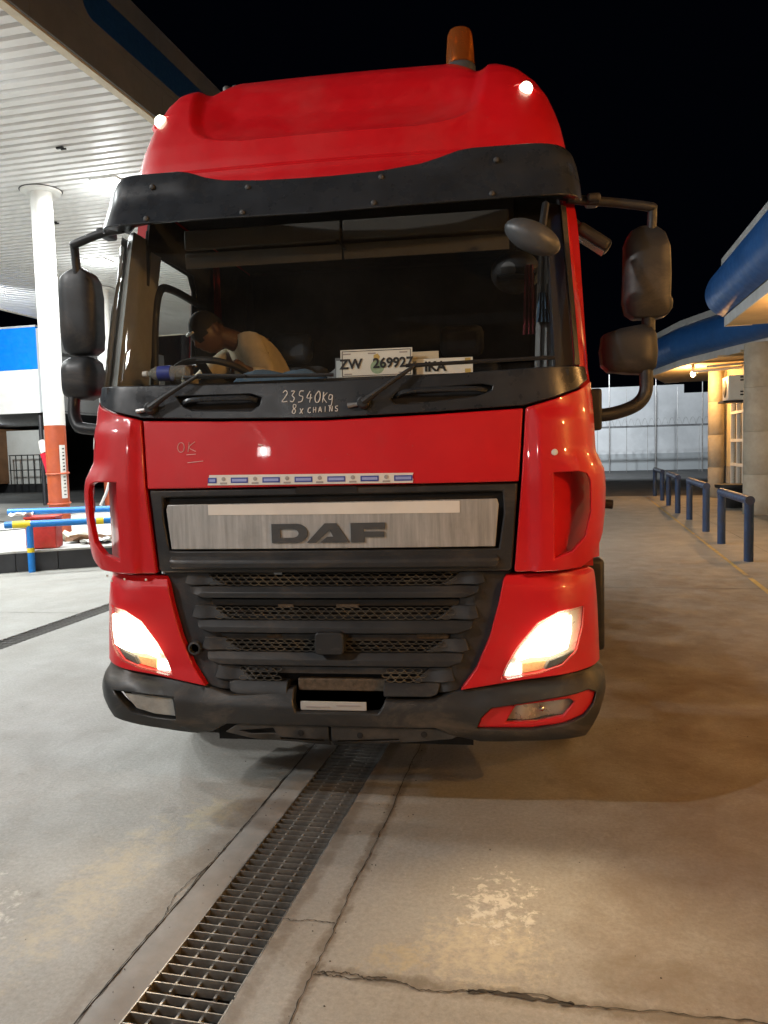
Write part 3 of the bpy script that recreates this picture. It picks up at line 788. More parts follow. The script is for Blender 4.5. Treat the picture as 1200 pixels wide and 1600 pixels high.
bm = bmesh.new(); tube(bm, [(-0.10, 0, 1.53), (-0.14, 0, 1.64), (-0.2, 0, 1.76)], [0.10, 0.09, 0.05], 9); fin('top_cover', bm, 'white_plastic', t, angle=20)
Tube('stick', 'steel', t, [(0.16, 0, 0.0), (0.12, 0, 0.38)], 0.02, 8)
t = sthing('air_point', -6.65, 9.3, 0.30, 'blue hooped air and water point with grey tank beside the lorry', 'air point')
Tube('hoop', 'blue', t, smooth_path([(-0.32, 0, 0), (-0.32, 0, 0.75), (-0.22, 0, 0.92), (0.0, 0, 0.95), (0.45, 0, 0.95)], 5), 0.05, 12)
bm = bmesh.new(); tube(bm, [(0.05, 0.02, 0.62), (0.55, 0.02, 0.62)], 0.16, 18); fin('tank', bm, 'dark_truck', t)
Tube('cross_bar', 'blue', t, [(-0.32, 0, 0.48), (0.6, 0, 0.48)], 0.045, 12)
Box('cabinet', 'wall_grey', t, -0.22, 0.5, 0.0, 0.3, 0.0, 0.40, 0.01)
Tube('hose', 'white_plastic', t, smooth_path([(-0.55, -0.1, 0.55), (-0.42, -0.1, 0.78), (-0.36, -0.1, 0.95)], 4), 0.025, 8)
t = sthing('hose_tray', -6.75, 9.55, 1.15, 'small red toolbox tray above the blue hoop', 'tray')
bm = bmesh.new(); v = box(bm, -0.3, 0.5, -0.12, 0.12, 0, 0.16)
for q in v[:4]: q.co.x *= 0.7
fin('tray_body', bm, 'rust', t); Box('tray_rim', 'pink_cloth', t, -0.33, 0.53, -0.14, 0.14, 0.161, 0.19); Box('tray_stand', 'black', t, 0.05, 0.15, -0.05, 0.05, -0.85, -0.001)
t = sthing('cable', -8.2, 7.3, 0.0, 'thin black cables sagging left of the blue rail', 'cable')
Tube('wire', 'black', t, smooth_path([(-3, 2, 0.62), (-1.5, 1.4, 0.66), (0.95, -0.1, 0.72)], 8), 0.008, 5); Tube('wire', 'black', t, smooth_path([(-3, 1.4, 0.38), (-1.5, 1.0, 0.42), (0.9, 0.1, 0.62)], 8), 0.008, 5)
t = sthing('nozzle', -8.0, 6.66, 0.30, 'black fuel nozzle lying on the island at the left photo edge', 'nozzle'); t.rotation_euler = (0, 0, RZ - 0.5)
Tube('spout', 'black', t, [(0, 0, 0.10), (0.3, 0, 0.03)], 0.025, 8); Tube('handle', 'black', t, [(-0.2, 0, 0.06), (0.05, 0, 0.09), (0.28, 0.03, 0.02)], 0.02, 8)

# =================================================================== LORRY
YC = [(0.3, .03), (0.40, .015), (0.48, 0.0), (0.58, 0.0), (0.66, .015), (0.72, .03), (1.1, .05), (1.5, .05), (1.54, .05), (1.82, .085), (2.0, .11), (2.78, .30), (3.0, .36)]
WK = [(0.3, 1.19), (0.5, 1.195), (0.66, 1.195), (0.7, 1.175), (1.13, 1.16), (1.16, 1.19), (1.3, 1.215), (1.5, 1.225), (1.58, 1.218), (1.66, 1.185), (1.9, 1.178), (2.0, 1.16), (2.75, 1.115), (3.05, 1.06)]
def fx(x): return x - 0.022
def fb(x): return x - 0.03 * max(0.0, 1 - (abs(x) / 1.12) ** 4)
def fv(x): return x - 0.045 * max(0.0, 1 - (abs(x) / 1.05) ** 4)
def FY(x, z, r=0.2):
    u = max(0.0, min(abs(x) - (lerp_knots(WK, z) - r), r))
    return lerp_knots(YC, z) + 0.05 * (x / 1.15) ** 2 + r - math.sqrt(max(0.0, r * r - u * u))
def FN(off=0.0, extra=None):
    def f(x, z):
        return (fx(x), FY(x, z) + off + (extra(x, z) if extra else 0.0), z)
    return f
def FB(off=0.0, extra=None):
    def f(x, z):
        return (fb(x), FY(x, z) + off + (extra(x, z) if extra else 0.0), z)
    return f
def sm(a, b, t):
    t = max(0.0, min(1.0, (t - a) / (b - a))); return t * t * (3 - 2 * t)

truck = empty('truck', (0, 0, 0), 'red lorry with high roof cab and lit headlights parked over the drain', 'truck')

# --- bonnet flap
hood_o = [(-.838, 1.536), (.838, 1.536), (.862, 1.848), (.5, 1.834), (0, 1.822), (-.5, 1.834), (-.862, 1.848)]
hood = panel('front_flap', hood_o, FN(0.0), 0.03, 'red', truck, res=0.05, bevel=0.006)
# --- corner deflectors
def deflector(s):
    o = [(.852, 1.148 + 0.0), (.98, 1.150), (1.10, 1.160), (1.165, 1.20), (1.20, 1.30), (1.224, 1.44), (1.224, 1.54), (1.210, 1.60), (1.182, 1.655),
         (1.176, 1.80), (1.174, 1.97), (1.10, 1.922), (1.0, 1.885), (.873, 1.850), (.850, 1.536), (.815, 1.148)]
    o[0] = (.83, 1.146)
    h = [(.985, 1.570), (1.09, 1.574), (1.125, 1.562), (1.140, 1.53), (1.142, 1.40), (1.115, 1.295), (1.06, 1.235), (.985, 1.205)]
    def ex(x, z):
        ax = abs(x); e = -0.022 * sm(.888, .900, ax)
        e -= 0.018 * sm(1.0, 1.1, ax) * sm(1.15, 1.25, z) * (1 - sm(1.56, 1.68, z))
        e += 0.02 * sm(1.80, 1.86, z) * sm(.90, .93, ax)
        return e
    if s < 0: o, h = mir(o), mir(h)
    d = panel('corner_deflector', o, FN(0.0, ex), 0.05, 'red', truck, holes=[h], res=0.026, bevel=0.005)
    xe = 1.125 if s < 0 else 1.21
    b = [(.96, 1.17), (xe, 1.17), (xe, 1.64), (.96, 1.64)]
    if s < 0: b = mir(b)
    panel('duct_wall', b, lambda x, z: (fx(x), FY(.97, z) + 0.003 - 0.022 + 1.3 * max(0, abs(x) - .97), z), 0.01, 'red', d, res=0.05)
    return d
dR = deflector(1); dL = deflector(-1)
panel('white_sticker', mir([(1.135, 1.728), (1.176, 1.724), (1.178, 1.782), (1.145, 1.782), (1.128, 1.765)]), FN(-0.027), 0.0, 'white_plastic', dL, res=0.012)
Lathe('hole_plug', 'white_plastic', dR, [(0.014, 0), (0.012, 0.004), (0, 0.006)], 16, Matrix.Translation((fx(.99), FY(.99, 1.657) - 0.024, 1.657)) @ Matrix.Rotation(RAD(90), 4, 'X'))
t_ = Tube('side_marker', 'black', truck, [(1.225, .56, 1.40), (1.275, .56, 1.395)], 0.022, 12)
Tube('side_marker', 'black', truck, [(-1.225, .56, 1.40), (-1.275, .56, 1.395)], 0.022, 12)

# --- lower red lamp panels, headlights
HL = [(.752, .680), (.905, .709), (1.0, .742), (1.058, .80), (1.084, .90), (1.092, .987), (.99, .968), (.908, .92), (.83, .822), (.783, .747)]
def lamp_side(s):
    f = (lambda p: p) if s > 0 else mir
    o = [(.580, .632), (.648, .722), (.707, .86), (.748, 1.01), (.766, 1.100), (.780, 1.130), (1.0, 1.134), (1.12, 1.144), (1.152, 1.122), (1.164, .95), (1.168, .722), (1.0, .698), (.85, .676)]
    def ex(x, z):
        e = 0.03 * sm(1.085, 1.128, z)
        e -= 0.012 * sm(.80, 1.0, abs(x)) * (1 - sm(1.0, 1.09, z))
        return e
    lp = panel('lamp_panel', f(o), FB(0.012, ex), 0.05, 'red', truck, holes=[f(HL)], res=0.03, bevel=0.007)
    h = empty('headlight', (0, 0, 0), parent=truck)
    panel('housing', f([(x + (.008 if x < .95 else -.002), z) for x, z in HL]), FB(0.045, lambda x, z: -0.02 * sm(.8, 1.05, abs(x))), 0.01, 'satin_reflector', h, res=0.04)
    xo = 1.052 if s > 0 else 1.078
    E = [(.815, .757), (.87, .778), (.95, .784), (xo - .030, .815), (xo - .014, .885), (xo - .012, .952), (.985, .938), (.922, .900), (.86, .822)]
    panel('lit_reflector', f(E), FB(-0.010, lambda x, z: -0.012 * sm(.80, 1.0, abs(x))), 0.03, 'lamp_on', h, res=0.04)
    panel('indicator', f([(.842, .699), (.925, .716), (.94, .752), (.842, .738)]), FB(0.03), 0.01, 'amber_in', h, res=0.02)
    panel('position_lamp', f([(.770, .689), (.836, .697), (.836, .737), (.792, .734)]), FB(0.03), 0.01, 'lamp_on2', h, res=0.02)
    panel('blanking_piece', f([(.930, .716), (1.0, .748), (1.052, .795), (.952, .755)]), FB(0.010), 0.02, 'letters', h, res=0.03)
    panel('lens', f(HL), FB(-0.016, lambda x, z: -0.012 * sm(.80, 1.0, abs(x))), 0.022, 'clear', h, res=0.03)
    L = bpy.data.lights.new('headlight_beam', 'SPOT'); L.energy = HEAD_W * (1.5 if s > 0 else .38); L.color = (1.0, .72, .40); L.spot_size = RAD(100); L.spot_blend = 1.0; L.shadow_soft_size = .09
    b = bpy.data.objects.new('beam', L); COL.objects.link(b); b.parent = h; b.location = (fb(.93 * s), FY(.93, .87) - .045, .87); b.rotation_euler = (RAD(-52), 0, 0)
    return lp
lamp_side(1); lampL = lamp_side(-1)
for x, z in ((1.10, 1.125), (.98, 1.118), (.87, 1.116), (1.06, 1.105)):
    Lathe('paint_chip', 'white_plastic', lampL, [(0.006, 0), (0.004, 0.002), (0, 0.003)], 7, Matrix.Translation((fx(-x), FY(x, z) + 0.004, z)) @ Matrix.Rotation(RAD(90), 4, 'X'))

# --- bumper
B_top = [(1.195, .668), (1.158, .708), (1.0, .694), (.85, .672), (.580, .628), (.53, .612), (.46, .585), (.30, .582), (.250, .586), (.240, .56), (.222, .530),
         (-.150, .530), (-.162, .56), (-.166, .628), (-.30, .604), (-.46, .595), (-.53, .612), (-.580, .628), (-.85, .672), (-1.0, .694), (-1.15, .710), (-1.19, .668)]
B_bot = [(-1.188, .62), (-1.15, .55), (-1.06, .475), (-.86, .437), (-.64, .405), (-.56, .42), (-.48, .466), (.47, .466), (.56, .425), (.66, .397), (.924, .408), (1.091, .428), (1.152, .52), (1.19, .60)]
FR = [(.647, .468), (.667, .516), (.711, .562), (.848, .584), (1.105, .629), (1.138, .612), (1.119, .564), (1.082, .522), (1.0, .490), (.873, .468)]
FL = [(-.722, .482), (-.841, .488), (-.95, .508), (-1.06, .60), (-.922, .598), (-.735, .584)]
def bex(x, z):
    e = 0.0
    zt = 0.60 + 0.07 * sm(.5, 1.1, abs(x))
    e += 0.035 * sm(zt - 0.05, zt + 0.03, z)
    e -= 0.012 * sm(.60, .75, abs(x)) * (1 - sm(.60, .68, z))
    e += 0.03 * (1 - sm(.38, .45, z))
    e += 0.006 * math.sin(x * 23 + z * 31)*sm(.5,1.0,-x)
    return e
panel('bumper', B_top + B_bot, FB(0.0, bex), 0.06, 'bumper', truck, holes=[FR, FL], res=0.03, bevel=0.012, angle=50)
# right fog lamp with its red surround, left one bare
FRh = [(.768, .492), (.809, .566), (1.027, .596), (1.046, .582), (1.001, .522), (.899, .498)]
fr = panel('fog_lamp_surround', [(x * 1.0, z) for x, z in FR], FB(0.012), 0.03, 'red', truck, holes=[FRh], res=0.03, bevel=0.006)
def fog(s, o):
    f = panel('fog_lamp', o, FB(0.03 if s > 0 else 0.012), 0.0, 'foglens' if s > 0 else 'milky_lens', truck, res=0.03)
    cx = sum(p[0] for p in o) / len(o); cz = sum(p[1] for p in o) / len(o)
    panel('reflector', [(cx + (p[0] - cx) * 1.08, cz + (p[1] - cz) * 1.08) for p in o], FB(0.065, lambda x, z: 0.012 * math.cos((x - cx) * 40)), 0.005, 'satin_reflector' if s > 0 else 'wall_grey', f, res=0.02)
    if s > 0: Lathe('bulb', 'chrome', f, [(0.012, 0), (0.012, 0.012), (0.005, 0.018), (0, 0.019)], 12, Matrix.Translation((fx(cx), FY(cx, cz) + 0.06, cz)) @ Matrix.Rotation(RAD(90), 4, 'X'))
    panel('recess', [(cx + (p[0] - cx) * 1.75, cz + (p[1] - cz) * 1.7) for p in o], FB(0.085), 0.005, 'void', f, res=0.05)
fog(1, FRh)
fog(-1, [(-.735, .491), (-.841, .498), (-.936, .520), (-1.0, .588), (-.922, .586), (-.745, .573)])
# centre opening: beam, rusty bar, plate
Box('opening_back', 'void', truck, -.6, .6, .16, .18, .34, 1.12)
Box('cross_beam', 'mud', truck, -.19, .23, .10, .14, .60, .655, 0.004)
Box('rusty_bar', 'rust', truck, -.30, .27, .006, .06, .470, .527, 0.004)
t_ = Box('number_plate', 'trim', truck, -.165, .135, .03, .036, .532, .572, 0.002)
for k in range(2):
    Box('print_line', 'grey_print', t_, -.14 + k * .14, -.03 + k * .14, .0265, .0295, .545 + .008 * k, .551 + .008 * k)
def beam(o, holes): return panel('tow_bracket', o, FN(0.01, lambda x, z: 0.05 * (1 - sm(.36, .40, z))), 0.012, 'beam', truck, holes=holes, res=0.04, bevel=0.003)
beam([(-.50, .422), (-.43, .468), (-.016, .467), (-.018, .352), (-.15, .362), (-.35, .388)], [[(-.43, .432), (-.27, .450), (-.26, .425), (-.38, .418)], [(-.24, .405), (-.04, .398), (-.04, .386), (-.24, .394)]])
beam([(-.004, .467), (.49, .462), (.56, .427), (.53, .412), (.2, .378), (-.006, .352)], [[(.02, .396), (.30, .410), (.30, .402), (.02, .386)]])
for x, z in ((-.165, .43), (.105, .425), (.39, .435)):
    Lathe('bolt_hole', 'void', truck, [(0.014, 0), (0.0, 0.003)], 14, Matrix.Translation((x, FY(x, z) + 0.006, z)) @ Matrix.Rotation(RAD(90), 4, 'X'))

# --- grille
gr = empty('grille', (0, 0, 0), parent=truck)
so = [(-.835, 1.530), (.835, 1.530), (.806, 1.160), (.79, 1.148), (-.79, 1.148), (-.806, 1.160)]
sh = [(-.77, 1.495), (.77, 1.495), (.772, 1.40), (.748, 1.25), (-.748, 1.25), (-.772, 1.40)]
panel('grille_surround', so, FN(0.014), 0.06, 'plastic', gr, holes=[sh], res=0.05, bevel=0.008)
panel('grille_recess', [(-.79, 1.51), (.79, 1.51), (.77, 1.24), (-.77, 1.24)], FN(0.06), 0.01, 'plastic', gr, res=0.08)
panel('handle_recess', rr_poly(-.14, .14, 1.500, 1.532, .012), FN(0.010), 0.01, 'void', gr, res=0.05)
po = [(-.745, 1.462), (.745, 1.464), (.752, 1.44), (.735, 1.258), (-.735, 1.258), (-.752, 1.44)]
pl = panel('name_plate', po, FN(0.004), 0.02, 'alu', gr, res=0.05, bevel=0.003)
panel('white_tape', [(-.548, 1.413), (.585, 1.407), (.585, 1.459), (-.548, 1.460)], FN(0.0015), 0.002, 'white_plastic', pl, res=0.05)
# the three block letters
def letters():
    z0, z1 = 1.285, 1.370; h = z1 - z0
    def g(pts): return [(x, z0 + z * h) for x, z in pts]
    arc = lambda cx, cz, rx, rz, a0, a1, n=8: [(cx + rx * math.cos(RAD(a0 + (a1 - a0) * k / n)), cz + rz * math.sin(RAD(a0 + (a1 - a0) * k / n))) for k in range(n + 1)]
    D = [(-.252, 0)] + arc(-.135, .5, .048, .5, -90, 90) + [(-.252, 1)]
    Dh = [(-.212, .27)] + arc(-.158, .5, .030, .23, -90, 90) + [(-.212, .73)]
    A = [(-.092, 0), (-.006, 1.0), (.046, 1.0), (.100, 0), (.046, 0), (.034, .24), (.016, .24), (.017, .42), (.030, .42), (.018, .66), (-.038, 0)]
    A = [(-.092, 0), (-.010, 1.0), (.044, 1.0), (.100, 0), (-.032, 0), (.0, .30), (.028, .30), (.012, .66), (-.048, 0)]
    F = [(.107, 0), (.168, 0), (.168, .27), (.255, .27), (.255, .55), (.165, .55), (.165, .68), (.260, .68), (.260, 1), (.107, 1)]
    for nm, o, hh in (('letter', D, [Dh]), ('letter', A, []), ('letter', F, [])):
        panel(nm, g(o), FN(-0.003), 0.006, 'letters', pl, holes=[g(x) for x in hh], res=0.06)
letters()
panel('grille_bar', [(-.735, 1.235), (.735, 1.235), (.755, 1.205), (.74, 1.168), (-.74, 1.168), (-.755, 1.205)], FN(-0.004, lambda x, z: 0.03 * sm(1.20, 1.24, z)), 0.04, 'plastic', gr, res=0.04, bevel=0.008)
# side cheeks of the lower grille
for s in (1, -1):
    o = [(.80, 1.146), (.765, 1.0), (.73, .87), (.675, .72), (.60, .625), (.42, .600), (.44, .66), (.51, .80), (.555, .95), (.585, 1.08), (.60, 1.146)]
    panel('grille_cheek', o if s > 0 else mir(o), FN(0.030, lambda x, z: 0.035 * (1 - sm(.0, .12, abs(x) - lerp_knots([(.6, .43), (1.14, .60)], z))) + 0.022 * sm(0.06, .13, abs(x) - lerp_knots([(.6, .44), (1.14, .60)], z))), 0.05, 'plastic', gr, res=0.03, bevel=0.006)
ROW = [(1.032, 1.084, .635), (.874, .930, .605), (.727, .786, .56), (.598, .654, .47)]
MSH = [(1.086, 1.140, .575), (.932, .988, .545), (.788, .842, .50), (.656, .716, .435)]
for k, (z0, z1, hw) in enumerate(ROW):
    zm = (z0 + z1) / 2
    def ex(x, z, zm=zm, z0=z0, z1=z1, hw=hw): return 0.022 * sm(zm, z1, z) + 0.03 * sm(hw - .15, hw, abs(x)) * 0
    o = [(-hw - .03, z1 - .002), (hw + .03, z1 - .002), (hw + .02, z0 + .02), (hw - .04, z0), (-hw + .04, z0), (-hw - .02, z0 + .02)]
    if k == 3:
        oR = [(.235, z1), (hw - .06, z1), (hw + .02, z1 + .012), (hw, z0 + .01), (hw - .03, z0), (.235, z0)]
        panel('louvre', oR, FN(0.026, ex), 0.04, 'plastic', gr, res=0.03, bevel=0.003); panel('louvre', mir([(x if x > .3 else .205, z) for x, z in oR]), FN(0.026, ex), 0.04, 'plastic', gr, res=0.03, bevel=0.003)
    else:
        panel('louvre', o, FN(0.020, ex), 0.045, 'plastic', gr, res=0.03, bevel=0.003)
    if k < 3:
        panel('inner_bar', [(-hw + .04, z0 - .012), (hw - .04, z0 - .012), (hw - .06, z0 - .045), (-hw + .06, z0 - .045)], FN(0.065), 0.02, 'beam' if k else 'plastic', gr, res=0.06, bevel=0.004)
for (z0, z1, hw), (b0, b1, bw) in zip(MSH, ROW):
    for s in (1, -1):
        wg = [(hw + .10, z1 + .006), (hw + .045, z1 + .006), (hw + .002, z1 + .002), (hw - .022, z1 - .018), (hw - .055, z0 + .014), (hw - .085, z0 + .002), (bw + .02, z0 + .002), (hw + .115, z0 + .010)]
        panel('louvre_wing', wg if s > 0 else mir(wg), FN(0.040, lambda x, z: 0.010 * sm(z0, z1, z) - .012 * sm(hw, hw + .08, abs(x))), 0.04, 'plastic', gr, res=0.025, bevel=0.003)
for z0, z1, hw in MSH:
    bm = bmesh.new(); nr = 3; ch = (z1 - z0) / nr; cw = 0.040; n = int(hw * 2 / cw)
    for j in range(nr):
        for i in range(n):
            cx = -hw + (i + 0.5 + (0.5 if j % 2 else 0)) * cw; cz = z0 + (j + 0.5) * ch
            if abs(cx) > hw - 0.5 * (j == 0) * cw: continue
            if z0 < .7 and abs(cx) < .24: continue
            pt = [(cx + cw * 0.5 * c, cz + ch * 0.5 * s_) for c, s_ in ((-1, -.35), (-.45, -1), (.45, -1), (1, -.35), (1, .35), (.45, 1), (-.45, 1), (-1, .35))]
            q = [Vector(FN(0.04)(*p)) for p in pt]
            inn = [Vector(FN(0.04)(cx + (p[0] - cx) * .88, cz + (p[1] - cz) * .80)) for p in pt]
            A_ = [bm.verts.new(v) for v in q]; B_ = [bm.verts.new(v) for v in inn]; C_ = [bm.verts.new(v + Vector((0, .012, 0))) for v in inn]
            for k in range(8):
                bm.faces.new((A_[k], A_[(k + 1) % 8], B_[(k + 1) % 8], B_[k])); bm.faces.new((B_[k], B_[(k + 1) % 8], C_[(k + 1) % 8], C_[k]))
    o = fin('honeycomb_mesh', bm, 'mesh', gr, smooth=False, recalc=False); o['kind'] = 'stuff'
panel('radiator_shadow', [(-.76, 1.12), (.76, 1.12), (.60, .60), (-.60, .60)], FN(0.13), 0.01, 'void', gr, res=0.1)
for x0, x1, z0, z1 in ((-.27, -.20, .985, .998), (.0, .10, .986, .999), (-.06, .06, .68, .715), (-.33, -.26, .845, .86), (.36, .50, .845, .865), (-.02, .05, .85, .862)):
    Box('rust_patch', 'mud', gr, x0, x1, .098, .104, z0, z1)
panel('radar_cover', rr_poly(-.068, .064, .785, .885, .02), FN(-0.012), 0.06, 'plastic', gr, res=0.03, bevel=0.006)
Lathe('tow_eye_socket', 'beam', gr, [(0.034, 0), (0.03, 0.02), (0.022, 0.022), (0.02, 0.0)], 18, Matrix.Translation((-.665, FY(.665, .80) + .03, .80)) @ Matrix.Rotation(RAD(90), 4, 'X'))

# --- barrier tape on the flap
tp = panel('warning_tape', [(-.543, 1.548), (.385, 1.541), (.388, 1.556), (.382, 1.566), (.389, 1.584), (-.535, 1.594)], FN(-0.004), 0.002, 'white_plastic', hood, res=0.05)
for k in range(7):
    x = -.475 + k * .1475 - .065; z = 1.570 - k * .0012
    x0 = max(x - .04, -.540)
    panel('print_box', [(x0, z - .012), (x + .04, z - .0125), (x + .04, z + .0115), (x0, z + .012)], FN(-0.006), 0.001, 'tape_blue', tp, res=0.05)
    panel('print_word', [(x0 + .006, z - .006), (x + .034, z - .0065), (x + .034, z + .0055), (x0 + .006, z + .006)], FN(-0.0072), 0.001, 'tape_lite', tp, res=0.05)
    if k < 6:
        xe = x + .0735
        Lathe('print_emblem', 'grey_print', tp, [(0.0095, 0), (0, 0.001)], 12, Matrix.Translation((fx(xe), FY(xe, z) - .0055, z + .005)) @ Matrix.Rotation(RAD(90), 4, 'X'))
        panel('print_caption', [(xe - .016, z - .0175), (xe + .016, z - .0175), (xe + .016, z - .010), (xe - .016, z - .010)], FN(-0.006), 0.001, 'grey_print', tp, res=0.05)
# scratched letters and light scratches on the flap
bm = bmesh.new()
O_ = [(-.672 + .016 * math.cos(a), 1.722 + .022 * math.sin(a)) for a in [k * 0.7 for k in range(10)]]
strokes(bm, [O_, [(-.632, 1.745), (-.638, 1.70)], [(-.604, 1.746), (-.634, 1.722), (-.600, 1.702)], [(-.645, 1.688), (-.60, 1.69)], [(-.64, 1.652), (-.60, 1.655), (-.565, 1.658)]], FN(-0.002), 0.0016)
strokes(bm, [[(-.305, 1.725), (-.285, 1.720)]], FN(-0.002), 0.004)
fin('scratched_letters', bm, 'scratch', hood)

# --- black band under the windscreen
bo = [(-1.165, 1.985), (-1.10, 1.930), (-1.0, 1.893), (-.87, 1.862), (-.5, 1.846), (0, 1.834), (.5, 1.846), (.87, 1.862), (1.0, 1.893), (1.10, 1.930), (1.150, 1.975), (1.140, 2.030), (.9, 2.022), (.5, 2.006), (0, 1.996), (-.5, 2.002), (-.9, 2.012), (-1.16, 2.022)]
pk1 = [(-.70, 1.955), (-.66, 1.905), (-.62, 1.888), (-.34, 1.877), (-.30, 1.90), (-.29, 1.935), (-.34, 1.952)]
pk2 = [(.29, 1.905), (.31, 1.886), (.36, 1.882), (.66, 1.905), (.73, 1.93), (.735, 1.95), (.69, 1.958), (.36, 1.945), (.32, 1.935)]
band = panel('scuttle_band', bo, FN(0.0), 0.03, 'visor', truck, holes=[pk1, pk2], res=0.04, bevel=0.006)
for pk in (pk1, pk2):
    panel('step_pocket', [(p[0], p[1]) for p in pk], FN(0.028), 0.01, 'void', band, res=0.05)
    zs = max(p[1] for p in pk)
    x0, x1 = min(p[0] for p in pk), max(p[0] for p in pk)
    Tube('grab_bar', 'visor', band, smooth_path([FN(.02)(x0 + .03, zs - .035), FN(-.012)(x0 + .09, zs - .02), FN(-.012)(x1 - .09, zs - .02), FN(.02)(x1 - .03, zs - .03)], 5), 0.012, 8)
# chalked weight and chain count
CH = {'2': [[(0, .8), (.25, 1), (.5, .8), (.3, .4), (0, 0), (.6, .05)]], '3': [[(0, .95), (.4, .95), (.15, .58), (.45, .35), (.3, .02), (0, .08)]], '5': [[(.5, 1), (.1, .97), (.05, .6), (.45, .5), (.4, .1), (0, .0)]],
      '4': [[(.3, 1), (0, .4), (.6, .42)], [(.42, .75), (.4, 0)]], '0': [[(.3, 1), (.02, .6), (.1, .1), (.42, .05), (.58, .5), (.45, .95), (.25, 1)]],
      'K': [[(.05, 1), (.05, 0)], [(.5, .95), (.08, .5), (.55, 0)]], 'g': [[(.45, .7), (.1, .75), (.05, .35), (.4, .35), (.45, .72), (.45, -.2), (.1, -.3)]],
      '8': [[(.45, .9), (.1, .95), (.12, .6), (.45, .35), (.35, .02), (.05, .1), (.1, .4), (.42, .65), (.45, .9)]], 'x': [[(.05, .55), (.45, 0)], [(.45, .55), (.05, 0)]],
      'C': [[(.5, .65), (.15, .6), (.05, .2), (.3, 0), (.5, .1)]], 'H': [[(.05, .7), (.05, 0)], [(.45, .7), (.45, 0)], [(.05, .35), (.45, .35)]], 'A': [[(.0, 0), (.25, .7), (.5, 0)], [(.1, .25), (.4, .25)]],
      'I': [[(.2, .7), (.2, 0)]], 'N': [[(.05, 0), (.05, .7), (.45, 0), (.45, .7)]], 'S': [[(.48, .65), (.1, .62), (.15, .38), (.45, .25), (.35, .0), (.02, .05)]]}
def write(bm, s, x, z, h, adv, slope, lean=0.15, r=0.0022):
    for ch in s:
        if ch != ' ':
            strokes(bm, [[(x + (px + lean * pz) * h * .8, z + pz * h + slope * px * h) for px, pz in ln] for ln in CH[ch]], FN(-0.003), r)
        x += adv; z += slope * adv
bm = bmesh.new(); write(bm, '23540', -.195, 1.912, .050, .037, -.06); write(bm, 'Kg', -.012, 1.902, .046, .026, -.05, r=.002)
write(bm, '8x', -.150, 1.858, .042, .034, -.05); write(bm, 'CHAINS', -.078, 1.858, .034, .0245, .03, 0.05, .0018)
fin('chalk_writing', bm, 'chalk', band)

# --- windscreen and its frame
wo = [(-1.158, 2.024), (-1.0, 2.014), (0, 1.998), (.95, 2.024), (1.085, 2.034), (1.10, 2.06), (1.06, 2.76), (1.0, 2.80), (-1.0, 2.80), (-1.10, 2.78)]
panel('windscreen', wo, FN(0.008), 0.0, 'glass', truck, res=0.05)
panel('windscreen_seal', [(1.088, 2.034), (1.115, 2.036), (1.078, 2.77), (1.052, 2.77), (1.092, 2.08)], FN(0.0), 0.03, 'black', truck, res=0.04)
panel('pillar', [(1.112, 2.02), (1.158, 2.00), (1.114, 2.78), (1.076, 2.78)], FN(0.012), 0.05, 'red', truck, res=0.03)
panel('pillar', mir([(1.125, 2.026), (1.160, 2.026), (1.116, 2.78), (1.085, 2.78)]), FN(0.02), 0.40, 'pillar_grey', truck, res=0.03)
panel('pillar_trim', mir([(1.05, 2.02), (1.12, 2.02), (1.08, 2.80), (1.02, 2.80)]), FN(0.08), 0.34, 'pillar_grey', truck, res=0.06)
panel('pillar_trim', [(1.01, 2.02), (1.09, 2.02), (1.06, 2.80), (.99, 2.80)], FN(0.09), 0.12, 'cab_in', truck, res=0.06)

# --- sun visor
def vy(x, z):
    t = (z - 2.73) / .27
    y = .115 + .16 * t + .04 * (x / 1.12) ** 2
    wv = lerp_knots([(2.70, 1.112), (2.86, 1.108), (2.94, 1.092), (2.98, 1.075), (3.01, 1.05)], z); r = .13
    u = max(0.0, min(abs(x) - (wv - r), r)); y += r - math.sqrt(max(0, r * r - u * u))
    y -= 0.035 * sm(.44, .66, abs(x)) * sm(2.86, 2.96, z)
    return y
def VF(x, z): return (fv(x), vy(x, z), z)
vo = [(-1.108, 2.744), (-.8, 2.740), (0, 2.724), (.8, 2.740), (1.108, 2.744), (1.108, 2.86), (1.090, 2.945), (1.070, 2.982), (1.04, 2.998), (.9, 3.002), (.68, 2.998), (.62, 2.990), (.54, 2.968), (.45, 2.946), (.27, 2.922), (0, 2.913),
      (-.27, 2.922), (-.45, 2.940), (-.54, 2.958), (-.62, 2.986), (-.68, 2.998), (-.9, 3.002), (-1.04, 2.998), (-1.070, 2.982), (-1.090, 2.945), (-1.108, 2.86)]
vis = panel('sun_visor', vo, VF, 0.02, 'visor', truck, res=0.035, bevel=0.008)
bm = bmesh.new(); lathe(bm, [(0.0135, 0), (0.0135, 0.004), (0.009, 0.010), (0.0, 0.012)], 12, Matrix.Rotation(RAD(90), 4, 'X')); bolt0 = fin('bolt', bm, 'beam', vis)
for i, (x, z) in enumerate(((-.80, 2.925), (-.805, 2.762), (-.325, 2.885), (-.33, 2.752), (.285, 2.885), (.26, 2.752), (.775, 2.925), (.755, 2.762))):
    b = bolt0 if i == 0 else copy_obj(bolt0, vis)
    b.location = (fv(x), vy(x, z) - .001, z)
panel('visor_underside', [(-1.09, 0), (1.09, 0), (1.09, 1), (-1.09, 1)], lambda x, v: (fv(x), vy(x, 2.76) + .022 + v * max(.02, FY(x, 2.80) + .04 - vy(x, 2.76) - .02), 2.765 + .04 * v), 0.0, 'visor', truck, res=0.09)

